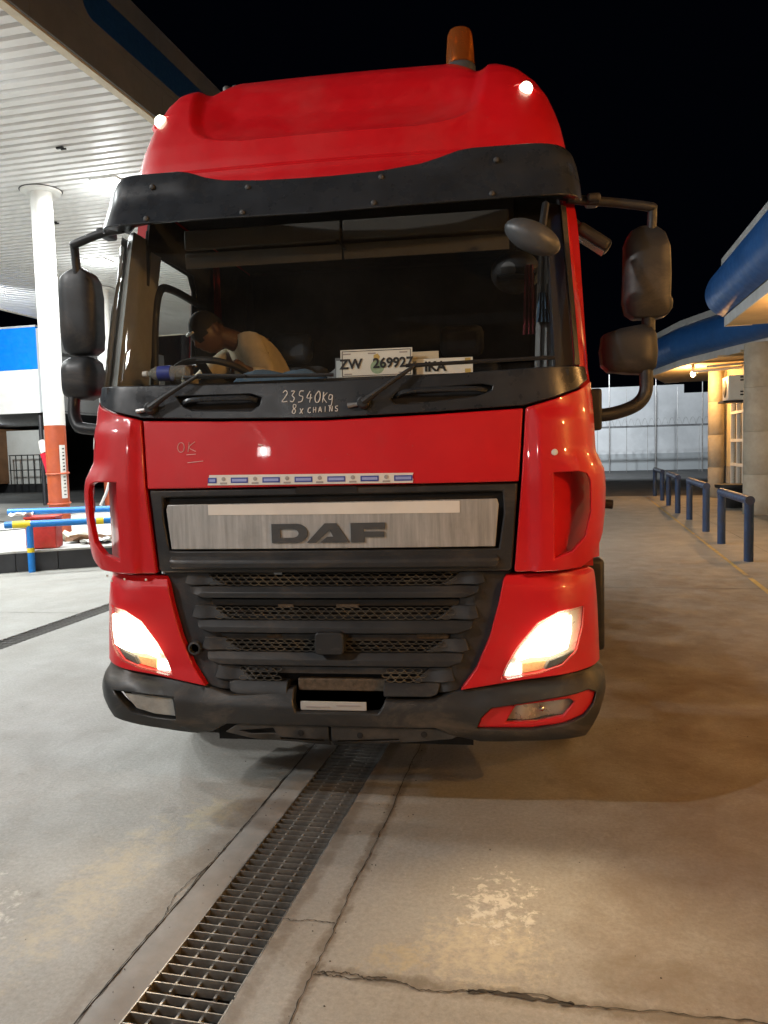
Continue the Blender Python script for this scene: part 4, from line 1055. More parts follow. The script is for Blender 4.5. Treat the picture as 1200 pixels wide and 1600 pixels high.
# --- roof: stacked plan curves with a scooped centre
RW = [(2.96, 1.105), (3.03, 1.092), (3.2, 1.062), (3.3, 1.040), (3.4, 1.012), (3.48, .975), (3.54, .932), (3.58, .872), (3.60, .82), (3.612, .768)]
RY = [(2.96, .385), (3.03, .40), (3.10, .415), (3.2, .45), (3.3, .50), (3.4, .555), (3.48, .61), (3.54, .67), (3.58, .74), (3.60, .80), (3.612, .88)]
XB = [(3.19, .44), (3.205, .56), (3.225, .635), (3.26, .69), (3.32, .725), (3.40, .742), (3.5, .752), (3.62, .755)]
zl = [2.96, 2.98, 3.0, 3.02, 3.035, 3.045] + [3.045 + .0145 * k for k in range(1, 39)] + [3.605, 3.612]
bm = bmesh.new(); prev = None
for z in zl:
    wv, yf = lerp_knots(RW, z), lerp_knots(RY, z); rc = .24; pts = []
    lip = .018 * (1 - sm(3.035, 3.06, z)) + .010 * (1 - sm(2.99, 3.0, z))
    xb = lerp_knots(XB, z)
    half = [max(0, xb - .26) * k / 12 for k in range(12)] + [max(0, xb - .26) + min(xb, .26) * k / 26 for k in range(26)] + [xb, xb + .006] + [xb + .006 + (max(wv - rc, xb + .02) - xb - .006) * k / 8 for k in range(1, 9)]
    cols = []
    for x in half:
        y = yf + .05 * (x / 1.1) ** 2; zz = z
        d = xb - x
        if z > 3.17 and d > -1e-6:
            side_ = .55 * sm(0.0, .07, d) + .45 * sm(0.03, .24, d); rz = max(0.0, min(1.0, (z - 3.19) / .40)) ** .8
            y += .15 * side_ * rz + .012 * side_ * sm(3.19, 3.22, z)
            zz += .10 * sm(.0, .22, d) * max(0, (z - 3.36) / .25)
            zz -= .012 * (1 - sm(.0, .12, d)) * sm(3.45, 3.6, z) * sm(-.001, .03, d)
        cols.append((x, y, zz))
    x0 = half[-1]; ra = max(.03, wv - x0)
    for k in range(1, 15):
        a = k / 14 * math.pi / 2
        cols.append((x0 + ra * math.sin(a), yf + .05 * (x0 / 1.1) ** 2 + rc * (1 - math.cos(a)), z))
    cols += [(wv, yf + rc + .25, z), (wv, 1.4, z), (wv, 2.35, z)]
    pts = [(-x, y, q) for x, y, q in cols[:0:-1]] + cols
    cur = [bm.verts.new((fv(p[0]), p[1] - lip, p[2])) for p in pts]
    if prev:
        for k in range(len(cur) - 1): bm.faces.new((prev[k], prev[k + 1], cur[k + 1], cur[k]))
    prev = cur
last = prev
back = [bm.verts.new((v.co.x * .98, 2.35, v.co.z + .01)) for v in last]
for k in range(len(last) - 1): bm.faces.new((last[k], last[k + 1], back[k + 1], back[k]))
bmesh.ops.remove_doubles(bm, verts=bm.verts, dist=1e-4)
roof = fin('roof', bm, 'red', truck, angle=28)
for s in (1, -1):
    ml = empty('roof_lamp', (0, 0, 0), parent=truck)
    c = Vector((.905 * s - .022, .615, 3.372)); mt = Matrix.Translation(c) @ Matrix.Rotation(RAD(28 * s), 4, 'Z') @ Matrix.Rotation(RAD(78), 4, 'X')
    bm = bmesh.new(); lathe(bm, [(0.085, -.03), (0.07, .0), (0.05, .006), (0.04, .0), (0.034, -.02)], 24, mt @ Matrix.Diagonal((1.25, .62, 1, 1)), cap=False); fin('lamp_bezel', bm, 'red', ml)
    bm = bmesh.new(); lathe(bm, [(0.032, -.03), (0.032, .016), (0.028, .032), (0.015, .042), (0, .044)], 20, mt); fin('lamp_lens', bm, 'marker_on', ml)
for x in (-.66, -.71):
    Lathe('roof_bolt', 'steel', roof, [(0.022, -.04), (0.022, 0.028), (0.016, 0.036), (0, 0.037)], 12, Matrix.Translation((x, 1.0, 3.665)))

# --- amber beacon
bc = empty('beacon', (.563, 1.2, 3.70), parent=truck)
Lathe('beacon_base', 'letters', bc, [(0.083, -.06), (0.083, .075), (0.076, .085), (0, .086)], 24)
bm = bmesh.new(); lathe(bm, [(0.077, .086), (0.076, .15), (0.068, .245), (0.058, .268), (0.03, .278), (0, .28)], 24); fin('beacon_dome', bm, 'amber_dome_mix', bc)
bm = bmesh.new(); lathe(bm, [(0.05, .108), (0.052, .15), (0.035, .20), (0.012, .21), (0, .21)], 16); fin('beacon_reflector', bm, 'chrome', bc)

# --- cab shell
def side(s):
    o = [(.42, 1.12), (2.30, 1.12), (2.30, 3.0), (.50, 3.0), (.42, 2.6)]
    if s < 0: o = [(.42, 1.12), (2.30, 1.12), (2.30, 3.0), (.60, 3.0), (.60, 2.03), (.44, 1.98)]
    h = [(.56, 2.04), (1.36, 2.07), (1.36, 2.72), (1.28, 2.79), (.60, 2.79), (.56, 2.55)]
    if s < 0: h = [(max(y, .625), z) for y, z in h]
    sh_ = panel('cab_side', o, lambda y, z: (s * (lerp_knots(WK, max(z, 1.64)) - .012 if z > 1.64 else 1.165), y, z), 0.05, 'red', truck, holes=[h], res=0.12, tdir=(-s, 0, 0))
    li = [(.54 if s > 0 else .60, 1.2), (2.24, 1.2), (2.24, 2.96), (.56 if s > 0 else .60, 2.96)]
    lh = [(.63, 2.06), (1.285, 2.09), (1.285, 2.69), (1.22, 2.75), (.65, 2.75), (.63, 2.55)]
    panel('door_lining', li, lambda y, z: (s * (lerp_knots(WK, max(z, 1.64)) - .075), y, z), 0.012, 'cab_in', sh_, holes=[lh], res=0.15, tdir=(s, 0, 0))
    y0 = min(p[0] for p in h)
    ro = [(y0 - .03, 2.0), (1.42, 2.03), (1.42, 2.84), (y0 - .03, 2.84)]
    rh = [(y0 + .012, 2.06), (1.235, 2.09), (1.235, 2.66), (1.17, 2.735), (y0 + .04, 2.745), (y0 + .012, 2.60)]
    panel('window_seal', ro, lambda y, z: (s * (lerp_knots(WK, max(z, 1.64)) - .066), y, z), 0.006, 'black', sh_, holes=[rh], res=0.12, tdir=(s, 0, 0))
    d = panel('side_window', h, lambda y, z: (s * (lerp_knots(WK, z) - .03), y, z), 0.0, 'glass', truck, res=0.2, tdir=(-s, 0, 0))
    Tube('window_rail', 'black', d, smooth_path([(s * 1.06, .66, 2.06), (s * 1.055, .68, 2.36), (s * 1.045, .74, 2.56), (s * 1.035, .90, 2.60), (s * 1.035, 1.36, 2.585)], 5), 0.022, 10, 1.0)
    Box('window_sill', 'cab_in', d, min(s * 1.06, s * 1.12), max(s * 1.06, s * 1.12), .5, 1.4, 1.95, 2.05)
side(1); side(-1)
Box('cab_rear_wall', 'cab_in', truck, -1.11, 1.11, 2.26, 2.30, 1.1, 3.1)
Box('cab_floor', 'cab_in', truck, -1.1, 1.1, .36, 2.25, 1.14, 1.18)
Box('cab_headliner', 'cab_in', truck, -1.02, 1.02, .50, 2.25, 2.98, 3.01)
Box('front_bulkhead', 'void', truck, -1.05, 1.05, .20, .24, 1.15, 1.90)
Box('dash_apron', 'cab_in', truck, -1.04, 1.04, .30, .72, 1.3, 1.93, 0.02)
panel('dashboard', [(-1.06, 0), (1.06, 0), (1.06, 1), (-1.06, 1)], lambda x, v: (fx(x), FY(x * .9, 2.0) + .03 + v * (.70 - .05 * (x / 1.05) ** 2 - FY(x * .9, 2.0)), 2.012 - .03 * v * v), 0.03, 'cab_in', truck, res=0.12, tdir=(0, 0, -1))
for x0, x1 in ((-.80, -.004), (.004, .80)):
    Box('blind_roller', 'cab_beige', truck, x0, x1, .50, .53, 2.705, 2.80, 0.008)
    Box('roller_blind', 'cab_beige', truck, x0, x1, .51, .52, 2.615, 2.690, 0.003)
Tube('blind_cord', 'black', truck, [(-.02, .49, 2.70), (.0, .48, 2.68), (.02, .48, 2.655)], 0.008, 6)
Box('seat_bulkhead', 'void', truck, -.98, .98, 2.22, 2.25, 1.2, 2.95)
def seat(x, label=None):
    t = empty('cab_seat', (x, 1.55, 1.2), parent=truck)
    Box('seat_cushion', 'seat', t, -.25, .25, -.35, .2, .3, .5, .05); Box('seat_back', 'seat', t, -.25, .25, .16, .32, .45, 1.05, .06); Box('headrest', 'seat', t, -.14, .14, .18, .30, 1.07, 1.27, .05)
    Box('seat_base', 'void', t, -.2, .2, -.25, .15, -.02, .3)
seat(-.60); seat(.52)
# steering wheel
sw = empty('steering_wheel', (-.78, .80, 2.07), parent=truck); sw.rotation_euler = (RAD(-28), 0, 0)
bm = bmesh.new(); tube(bm, [(0.225 * math.cos(RAD(a)), 0.225 * math.sin(RAD(a)), 0) for a in range(0, 361, 10)], 0.018, 8, False); bmesh.ops.remove_doubles(bm, verts=bm.verts, dist=1e-4)
fin('wheel_rim', bm, 'black', sw)
for a in (20, 160, 270): Box('spoke', 'black', sw, 0, .22, -.02, .02, -.02, .0).rotation_euler = (0, 0, RAD(a))
Lathe('wheel_hub', 'cab_in', sw, [(0.07, -.06), (0.085, -.01), (0.07, .01), (0, .014)], 20)
Tube('steering_column', 'cab_in', truck, [(-.78, .79, 2.03), (-.78, .66, 1.7)], 0.04, 10)

# --- wipers
def wiper(px, pz, ex_, ez, bx0, bz0, bx1, bz1):
    wv = empty('wiper', (0, 0, 0), parent=truck)
    P = lambda x, z, o: Vector(FN(o)(x, z))
    Lathe('pivot', 'black', wv, [(0.028, -.02), (0.028, 0.02), (0.02, 0.03), (0, 0.032)], 16, Matrix.Translation(P(px, pz, -.01)) @ Matrix.Rotation(RAD(90), 4, 'X'))
    Tube('arm', 'black', wv, [P(px, pz, -.03), P(px + (ex_ - px) * .35, pz + (ez - pz) * .35, -.042), P(ex_, ez, -.03)], [0.017, 0.012, 0.008], 8)
    bm = bmesh.new(); tube(bm, [P(bx0 + (bx1 - bx0) * k / 10, bz0 + (bz1 - bz0) * k / 10, -.008) for k in range(11)], 0.009, 6); fin('blade', bm, 'black', wv)
    Tube('link', 'black', wv, [P(ex_, ez, -.03), P(ex_ + .22, bz0 + (bz1 - bz0) * .4, -.022)], 0.008, 6)
    Tube('washer_jet', 'steel', wv, [P(px - .07, pz - .012, -.012), P(px - .01, pz - .005, -.02)], [0.012, 0.008], 8)
wiper(-.815, 1.905, -.58, 2.045, -.66, 2.040, .04, 2.022)
wiper(.175, 1.895, .40, 2.045, .36, 2.050, 1.0, 2.062)

# --- mirrors
def shell(name, poly, y, depth, mat, parent, bul=.07):
    cx = sum(p[0] for p in poly) / len(poly); cz = sum(p[1] for p in poly) / len(poly)
    hw = max(abs(p[0] - cx) for p in poly); hh = max(abs(p[1] - cz) for p in poly)
    return panel(name, poly, lambda x, z: (x, y + bul * (.7 * ((x - cx) / hw) ** 4 + .6 * ((z - cz) / hh) ** 4), z), depth, mat, parent, res=0.022, bevel=0.012, angle=60)
ml = empty('mirror', (-.022, 0, 0), parent=truck)
Tube('upper_arm', 'plastic', ml, smooth_path([(-1.05, .40, 2.80), (-1.16, .40, 2.785), (-1.30, .41, 2.748), (-1.322, .43, 2.735), (-1.325, .45, 2.60)], 4), 0.021, 10)
shell('mirror_head', [(-1.435, 2.56), (-1.425, 2.60), (-1.395, 2.62), (-1.345, 2.642), (-1.305, 2.642), (-1.262, 2.612), (-1.243, 2.575), (-1.236, 2.50), (-1.240, 2.30), (-1.252, 2.235), (-1.29, 2.212), (-1.40, 2.21), (-1.435, 2.235), (-1.448, 2.30)], .42, .10, 'plastic', ml)
shell('wide_mirror_head', [(-1.45, 2.135), (-1.43, 2.18), (-1.385, 2.203), (-1.30, 2.203), (-1.262, 2.175), (-1.250, 2.12), (-1.256, 2.03), (-1.27, 2.0), (-1.32, 1.982), (-1.40, 1.987), (-1.44, 2.01), (-1.452, 2.06)], .41, .10, 'plastic', ml)
Tube('lower_arm', 'plastic', ml, smooth_path([(-1.385, .46, 2.0), (-1.387, .45, 1.92), (-1.37, .44, 1.868), (-1.33, .43, 1.838), (-1.16, .42, 1.82)], 5), 0.030, 12)
mr = empty('mirror', (0, 0, 0), parent=truck)
Tube('upper_arm', 'plastic', mr, smooth_path([(1.06, .42, 2.80), (1.12, .43, 2.793), (1.28, .44, 2.773), (1.425, .45, 2.748), (1.44, .46, 2.735), (1.438, .47, 2.64)], 4), 0.021, 10)
shell('mirror_head', [(1.325, 2.60), (1.345, 2.65), (1.39, 2.672), (1.455, 2.672), (1.495, 2.635), (1.515, 2.57), (1.520, 2.45), (1.517, 2.345), (1.528, 2.335), (1.527, 2.295), (1.505, 2.265), (1.46, 2.253), (1.36, 2.257), (1.33, 2.285), (1.318, 2.34)], .42, .10, 'plastic', mr)
Tube('joint', 'plastic', mr, [(1.425, .47, 2.28), (1.425, .47, 2.20)], 0.03, 10)
shell('wide_mirror_head', [(1.222, 2.19), (1.30, 2.213), (1.40, 2.230), (1.435, 2.22), (1.456, 2.18), (1.462, 2.10), (1.455, 2.03), (1.425, 2.003), (1.33, 2.008), (1.245, 2.02), (1.218, 2.05), (1.212, 2.12)], .41, .10, 'plastic', mr)
Tube('lower_arm', 'plastic', mr, smooth_path([(1.412, .46, 2.02), (1.412, .46, 1.93), (1.385, .45, 1.878), (1.33, .44, 1.845), (1.24, .43, 1.822), (1.16, .42, 1.82)], 5), 0.031, 12)
for z in (1.82, 2.79):
    for s in (1, -1): Box('mirror_hinge', 'plastic', truck, s * 1.175 - .03, s * 1.175 + .03, .38, .50, z - .07 if z < 2 else z - .02, z + .12 if z < 2 else z + .02, .012)
Lathe('head_emblem', 'white_plastic', mr, [(0.016, 0), (0.013, 0.003), (0, 0.004)], 14, Matrix.Translation((1.425, .445, 2.07)) @ Matrix.Rotation(RAD(90), 4, 'X'))
km = empty('kerb_mirror', (1.17, .55, 2.66), parent=truck); km.rotation_euler = (0, RAD(35), 0)
bm = bmesh.new(); box(bm, -.07, .11, -.06, .06, -.028, .03); fin('mirror_cap', bm, 'plastic', km, bevel=.02, seg=3); Tube('stalk', 'plastic', km, [(-.10, 0, .02), (-.05, 0, .01)], .02, 8)
Box('mirror_glass', 'chrome', km, -.055, .10, -.045, .045, -.033, -.0285)
fmr = empty('front_mirror', (.885, .07, 2.55), parent=truck); fmr.rotation_euler = (0, RAD(28), 0)
bm = bmesh.new(); bmesh.ops.create_uvsphere(bm, u_segments=28, v_segments=16, radius=1.0)
for v in bm.verts:
    v.co = Vector((v.co.x * .125, v.co.y * .07, v.co.z * .062)); v.co.y = min(v.co.y, .045)
fin('mirror_cap', bm, 'letters', fmr)
Tube('stalk', 'plastic', fmr, [(.02, .02, .05), (-.02, .10, .17)], .016, 8)

# --- chassis, wheels, mudguards
Box('chassis_rail', 'void', truck, -.45, -.37, .3, 7.0, .75, 1.0); Box('chassis_rail', 'void', truck, .37, .45, .3, 7.0, .75, 1.0)
Box('engine_block', 'void', truck, -.36, .36, .5, 1.9, .45, 1.1); Box('underrun_bar', 'void', truck, -1.0, 1.0, .16, .30, .45, .62); Tube('front_axle', 'void', truck, [(-.95, 1.35, .48), (.95, 1.35, .48)], .07, 12)
def wheel(x, y, s):
    t = empty('wheel', (x, y, .50), parent=truck); R_ = Matrix.Rotation(RAD(90), 4, 'Y')
    Lathe('tyre', 'rubber', t, [(.30, -.15), (.40, -.16), (.475, -.15), (.50, -.12), (.50, -.05), (.492, -.045), (.492, -.035), (.50, -.03), (.50, .03), (.492, .035), (.492, .045), (.50, .05), (.50, .12), (.475, .15), (.40, .16), (.30, .15)], 44, R_, cap=False)
    Lathe('rim', 'wall_grey', t, [(.305, -.14), (.28, -.10), (.26, .02), (.26, .05), (.0, .06)], 32, R_, cap=False); Lathe('hub', 'steel', t, [(.12, .0), (.12, .12), (.10, .14), (0, .145)], 20, Matrix.Rotation(RAD(90 * s), 4, 'Y'))
for s in (1, -1):
    wheel(1.03 * s, 1.35, s); wheel(.95 * s, 4.9, s)
    bm = bmesh.new()
    for k in range(14):
        a0, a1 = RAD(190 - k * 14), RAD(190 - (k + 1) * 14)
        q = [(s * x, 1.35 + .60 * math.cos(a), .52 + .60 * math.sin(a)) for a in (a0, a1) for x in (.80, 1.215)]
        v = [bm.verts.new(p) for p in (q[0], q[1], q[3], q[2])]; bm.faces.new(v)
    bmesh.ops.remove_doubles(bm, verts=bm.verts, dist=1e-4); bmesh.ops.solidify(bm, geom=bm.faces[:], thickness=.012)
    fin('mudguard', bm, 'plastic', truck)
    Box('step_box', 'plastic', truck, min(s * 1.10, s * 1.245), max(s * 1.10, s * 1.245), .62, .74, .66, 1.12, .02)
    Box('fuel_tank', 'steel', truck, min(s * .55, s * 1.15), max(s * .55, s * 1.15), 2.4, 3.7, .5, 1.05, .08)
Box('fifth_wheel', 'void', truck, -.45, .45, 4.2, 5.3, 1.02, 1.15, .03)

# =================================================================== THINGS ON THE DASHBOARD
t = empty('name_board', (.190, .235, 2.018), 'white card printed ZW 269927 standing on the dashboard', 'card'); t.rotation_euler = (RAD(-6), 0, 0)
Box('card', 'paper', t, -.165, .165, 0, .004, 0, .128)
bm = bmesh.new()
for x0, x1, z0, z1 in ((-.158, .158, .0065, .009), (-.158, .158, .119, .1215), (-.158, -.1555, .009, .119), (.1555, .158, .009, .119)): box(bm, x0, x1, -.002, -.0005, z0, z1)
fin('border', bm, 'ink', t, smooth=False)
text_mesh('lettering', 'ZW   269927', .062, 'ink', t, (.0, -.0025, .060), bold=.0018, sx=.98)
Lathe('crest', 'green_print', t, [(.032, 0), (0, .0006)], 20, Matrix.Translation((.005, -.0004, .045)) @ Matrix.Rotation(RAD(90), 4, 'X'))
Lathe('crest_star', 'gold_print', t, [(.017, 0), (0, .0006)], 5, Matrix.Translation((.002, -.0006, .09)) @ Matrix.Rotation(RAD(90), 4, 'X'))
for x, z in ((-.135, .108), (.125, .108), (-.13, .016), (.12, .016), (-.02, .108)):
    Box('small_print', 'grey_print', t, x - .018, x + .018, -.0012, -.0004, z - .003, z + .003)
t = empty('name_board', (.50, .27, 2.020), 'white board lettered KA with yellow corner marks behind the right wiper', 'card'); t.rotation_euler = (RAD(-8), 0, 0)
Box('card', 'paper', t, -.13, .125, 0, .004, 0, .075); text_mesh('lettering', 'IKA', .062, 'ink', t, (-.045, -.0025, .036), bold=.002)
Box('corner_mark', 'gold_print', t, .09, .115, -.002, -.0005, .055, .072); Box('corner_mark', 'gold_print', t, .09, .115, -.002, -.0005, .005, .022)
t = empty('envelope', (.40, .30, 2.022), 'white envelope standing behind the lettered cards', 'envelope'); Box('sheet', 'paper', t, -.08, .07, 0, .006, 0, .108); Box('flap', 'cream', t, -.08, .07, -.004, -.0005, .075, .107)
t = empty('folder', (.05, .29, 2.02), 'grey white folder leaning behind the left end of the printed card', 'folder'); t.rotation_euler = (RAD(-12), 0, RAD(6)); Box('cover', 'grey_cloth', t, -.06, .1, 0, .008, 0, .10); Box('pages', 'paper', t, -.055, .09, -.005, -.0008, .004, .085)
t = empty('water_bottle', (-1.0, .36, 2.088), 'clear water bottle with blue label lying on the dashboard', 'bottle'); mt = Matrix.Rotation(RAD(90), 4, 'Y')
Lathe('bottle', 'pet', t, [(0.012, .035), (0.016, .05), (.034, .085), (.036, .10), (.034, .12), (.036, .15), (.034, .19), (.036, .22), (.033, .245), (.0, .24)], 20, mt)
Lathe('label', 'label_blue', t, [(.0372, .10), (.0372, .165)], 20, mt, cap=False); Lathe('cap', 'white_plastic', t, [(.0, .015), (.015, .016), (.016, .04), (.0, .041)], 16, mt)
random.seed(15)
def heap(name, mat, x, y, z, w_, d_, h_, label, cat):
    bm = bmesh.new(); n = 9
    g = [[bm.verts.new((x + (i / (n - 1) - .5) * w_, y + (j / (n - 1) - .5) * d_, z + (h_ * random.uniform(.3, 1) if 0 < i < n - 1 and 0 < j < n - 1 else 0))) for j in range(n)] for i in range(n)]
    for i in range(n - 1):
        for j in range(n - 1): bm.faces.new((g[i][j], g[i + 1][j], g[i + 1][j + 1], g[i][j + 1]))
    o = fin(name, bm, mat, None, angle=70, sub=1); tag(o, label, cat); return o
heap('cloth', 'blue_cloth', -.30, .45, 2.00, .52, .22, .11, 'crumpled blue cloth heaped on the dashboard middle', 'cloth')
heap('plastic_bag', 'grey_cloth', -.01, .42, 2.00, .13, .14, .10, 'small grey plastic bag beside the printed card', 'bag')
# hanging things on the passenger side
t = empty('hanging_cap', (.84, .95, 2.60), 'dark cap with pale badge hanging behind the front mirror', 'cap')
bm = bmesh.new(); bmesh.ops.create_uvsphere(bm, u_segments=20, v_segments=12, radius=.13)
for v in bm.verts: v.co.z *= .85
fin('crown', bm, 'black', t); Box('peak', 'black', t, -.1, .1, -.2, -.08, -.06, -.045, .01); Lathe('badge', 'grey_cloth', t, [(.04, 0), (0, .01)], 14, Matrix.Translation((-.04, -.128, -.01)) @ Matrix.Rotation(RAD(90), 4, 'X')); Tube('cord', 'black', t, [(0, 0, .10), (0, 0, .40)], .006, 5)
def drape(name, mat, x, y, z0, z1, w_, label, cat):
    bm = bmesh.new(); n = 12; rows = []
    for j in range(8):
        z = z1 + (z0 - z1) * j / 7
        rows.append([bm.verts.new((x + (k / (n - 1) - .5) * w_ * (.6 + .4 * j / 7), y + .018 * math.sin(k * 1.9 + j * .3), z)) for k in range(n)])
    for j in range(7):
        for k in range(n - 1): bm.faces.new((rows[j][k], rows[j][k + 1], rows[j + 1][k + 1], rows[j + 1][k]))
    o = fin(name, bm, mat, None); tag(o, label, cat); return o
drape('curtain', 'grey_cloth', .98, .62, 2.03, 2.64, .13, 'grey curtain gathered at the passenger window', 'curtain'); drape('towel', 'red_curtain', .90, .70, 2.24, 2.58, .07, 'pink towel hanging beside the grey curtain', 'towel'); drape('scarf', 'blue_cloth', .955, .585, 2.28, 2.42, .06, 'small blue scarf tied on the grey curtain', 'scarf')
drape('curtain', 'red_curtain', -.985, 1.47, 2.05, 2.90, .06, 'dark red curtain behind the driver window', 'curtain')

# =================================================================== DRIVER
def skin_obj(name, verts, edges, radii, mat, parent, sub=2):
    me = bpy.data.meshes.new(name); me.from_pydata(verts, edges, []); o = bpy.data.objects.new(name, me); COL.objects.link(o)
    sk = o.modifiers.new('skin', 'SKIN')
    for i, r in enumerate(radii):
        rr = r if isinstance(r, tuple) else (r, r); me.skin_vertices[0].data[i].radius = rr
    me.skin_vertices[0].data[0].use_root = True
    sk.use_smooth_shade = True
    sb = o.modifiers.new('sub', 'SUBSURF'); sb.levels = sub; sb.render_levels = sub
    me.materials.append(M[mat]); o.parent = parent; return o
drv = empty('person', (0, 0, 0), 'driver in a tan jacket bending his head down over the steering wheel', 'person')
V = {'pel': (-.60, 1.55, 1.78), 'bel': (-.60, 1.50, 1.95), 'che': (-.64, 1.26, 2.20), 'nek': (-.735, 1.10, 2.335), 'hd': (-.80, 1.05, 2.345),
     'ls': (-.66, 1.06, 2.305), 'le': (-.52, .93, 2.09), 'lw': (-.60, .84, 2.135), 'lp': (-.645, .80, 2.16),
     'rs': (-.83, 1.20, 2.25), 're': (-1.00, 1.05, 2.06), 'rw': (-.965, .88, 2.125), 'rp': (-.94, .835, 2.15),
     'lh': (-.50, 1.45, 1.76), 'lk': (-.47, 1.02, 1.80), 'la': (-.48, .85, 1.38), 'lf': (-.48, .72, 1.30), 'rh': (-.70, 1.45, 1.76), 'rk': (-.74, 1.02, 1.80), 'ra': (-.74, .85, 1.38), 'rf': (-.74, .72, 1.30)}
RADI = {'pel': .14, 'bel': .135, 'che': .15, 'nek': .06, 'hd': .06, 'ls': .068, 'le': .046, 'lw': .028, 'lp': (.036, .02), 'rs': .068, 're': .046, 'rw': .028, 'rp': (.036, .02),
        'lh': .09, 'lk': .06, 'la': .045, 'lf': .04, 'rh': .09, 'rk': .06, 'ra': .045, 'rf': .04}
E_ = [('pel', 'bel'), ('bel', 'che'), ('che', 'nek'), ('nek', 'hd'), ('che', 'ls'), ('ls', 'le'), ('le', 'lw'), ('lw', 'lp'), ('che', 'rs'), ('rs', 're'), ('re', 'rw'), ('rw', 'rp'),
      ('pel', 'lh'), ('lh', 'lk'), ('lk', 'la'), ('la', 'lf'), ('pel', 'rh'), ('rh', 'rk'), ('rk', 'ra'), ('ra', 'rf')]
# five bent fingers on each hand, curled over the wheel rim
for s, p, wv in (('l', 'lp', 1), ('r', 'rp', -1)):
    P0 = Vector(V[p])
    for k in range(5):
        if k < 4:
            b = P0 + Vector((.012 * wv - .006 * k * wv, -.02, .022 - .014 * k)); L = (.030, .034, .032, .025)[k]
            c = b + Vector((-.012 * wv, -L, .002)); d = c + Vector((-.006 * wv, -L * .35, -L * .75)); e = d + Vector((.004 * wv, L * .45, -L * .45))
        else:
            b = P0 + Vector((-.02 * wv, .0, .02)); c = b + Vector((-.028 * wv, -.012, .006)); d = c + Vector((-.014 * wv, -.02, -.006)); e = d + Vector((0, -.012, -.01))
        prev = p
        for q, v in enumerate((b, c, d, e)):
            n = '%s%d%d' % (s, k, q); V[n] = tuple(v); RADI[n] = (.011, .010, .009, .007)[q]; E_.append((prev, n)); prev = n
keys = list(V); idx = {k: i for i, k in enumerate(keys)}
body = skin_obj('body', [V[k] for k in keys], [(idx[a], idx[b]) for a, b in E_], [RADI[k] for k in keys], 'skin', drv, 1)
bpy.context.view_layer.update()
dg = bpy.context.evaluated_depsgraph_get()
bme = bpy.data.meshes.new_from_object(body.evaluated_get(dg))
# head, bent forward: built facing -Y then turned down and to the side
hb = bmesh.new(); bmesh.ops.create_uvsphere(hb, u_segments=36, v_segments=28, radius=1.0)
for v in hb.verts:
    x, y, z = v.co
    x2, y2, z2 = x * .075, y * .098, z * .118
    if z < 0: x2 *= 1 - .28 * z * z; 
    if y < 0:
        y2 += .012 * sm(.2, .9, -y) * (1 if z > .15 else 0) * .6
        nose = math.exp(-((x / .16) ** 2) - ((z + .12) / .22) ** 2); y2 -= .030 * nose
        for sx_ in (-.36, .36): y2 += .014 * math.exp(-((x - sx_) / .2) ** 2 - ((z - .10) / .13) ** 2)
        y2 -= .009 * math.exp(-(x / .32) ** 2 - ((z + .43) / .06) ** 2) + .009 * math.exp(-(x / .30) ** 2 - ((z + .54) / .06) ** 2)
        y2 -= .012 * math.exp(-(x / .3) ** 2 - ((z + .82) / .16) ** 2)
        y2 -= .008 * math.exp(-((z - .27) / .08) ** 2) * (1 - min(1, abs(x) / .8))
    v.co = (x2, y2, z2)
for s in (1, -1):
    r = bmesh.ops.create_uvsphere(hb, u_segments=10, v_segments=8, radius=1.0)
    for v in r['verts']: v.co = Vector((v.co.x * .012 + s * .077, v.co.y * .020 + .012, v.co.z * .033 - .002))
HM = Matrix.Translation((-.875, .985, 2.375)) @ Matrix.Rotation(RAD(-38), 4, 'Z') @ Matrix.Rotation(RAD(38), 4, 'X') @ Matrix.Rotation(RAD(-8), 4, 'Y')
bmesh.ops.transform(hb, matrix=HM, verts=hb.verts)
hb.from_mesh(bme)
# neck bridge
tube(hb, [Vector((-.72, 1.12, 2.32)), Vector((-.79, 1.05, 2.35)), Vector((-.86, 1.0, 2.37))], [.062, .058, .055], 14)
me2 = bpy.data.meshes.new('body'); hb.to_mesh(me2); hb.free()
bpy.data.objects.remove(body)
body = bpy.data.objects.new('body', me2); COL.objects.link(body); body.parent = drv; me2.materials.append(M['skin'])
rm = body.modifiers.new('remesh', 'REMESH'); rm.mode = 'VOXEL'; rm.voxel_size = .007; rm.use_smooth_shade = True
# hair, pale brow arc
bm = bmesh.new(); bmesh.ops.create_uvsphere(bm, u_segments=28, v_segments=20, radius=1.0)
for v in bm.verts: v.co = Vector((v.co.x * .082, v.co.y * .104 + .004, v.co.z * .124 + .003))
bmesh.ops.delete(bm, geom=[f for f in bm.faces if f.calc_center_median().z < .035 - .55 * f.calc_center_median().y * (1 if f.calc_center_median().y > 0 else -1.0)], context='FACES')
bmesh.ops.transform(bm, matrix=HM, verts=bm.verts); fin('hair', bm, 'hair', drv)
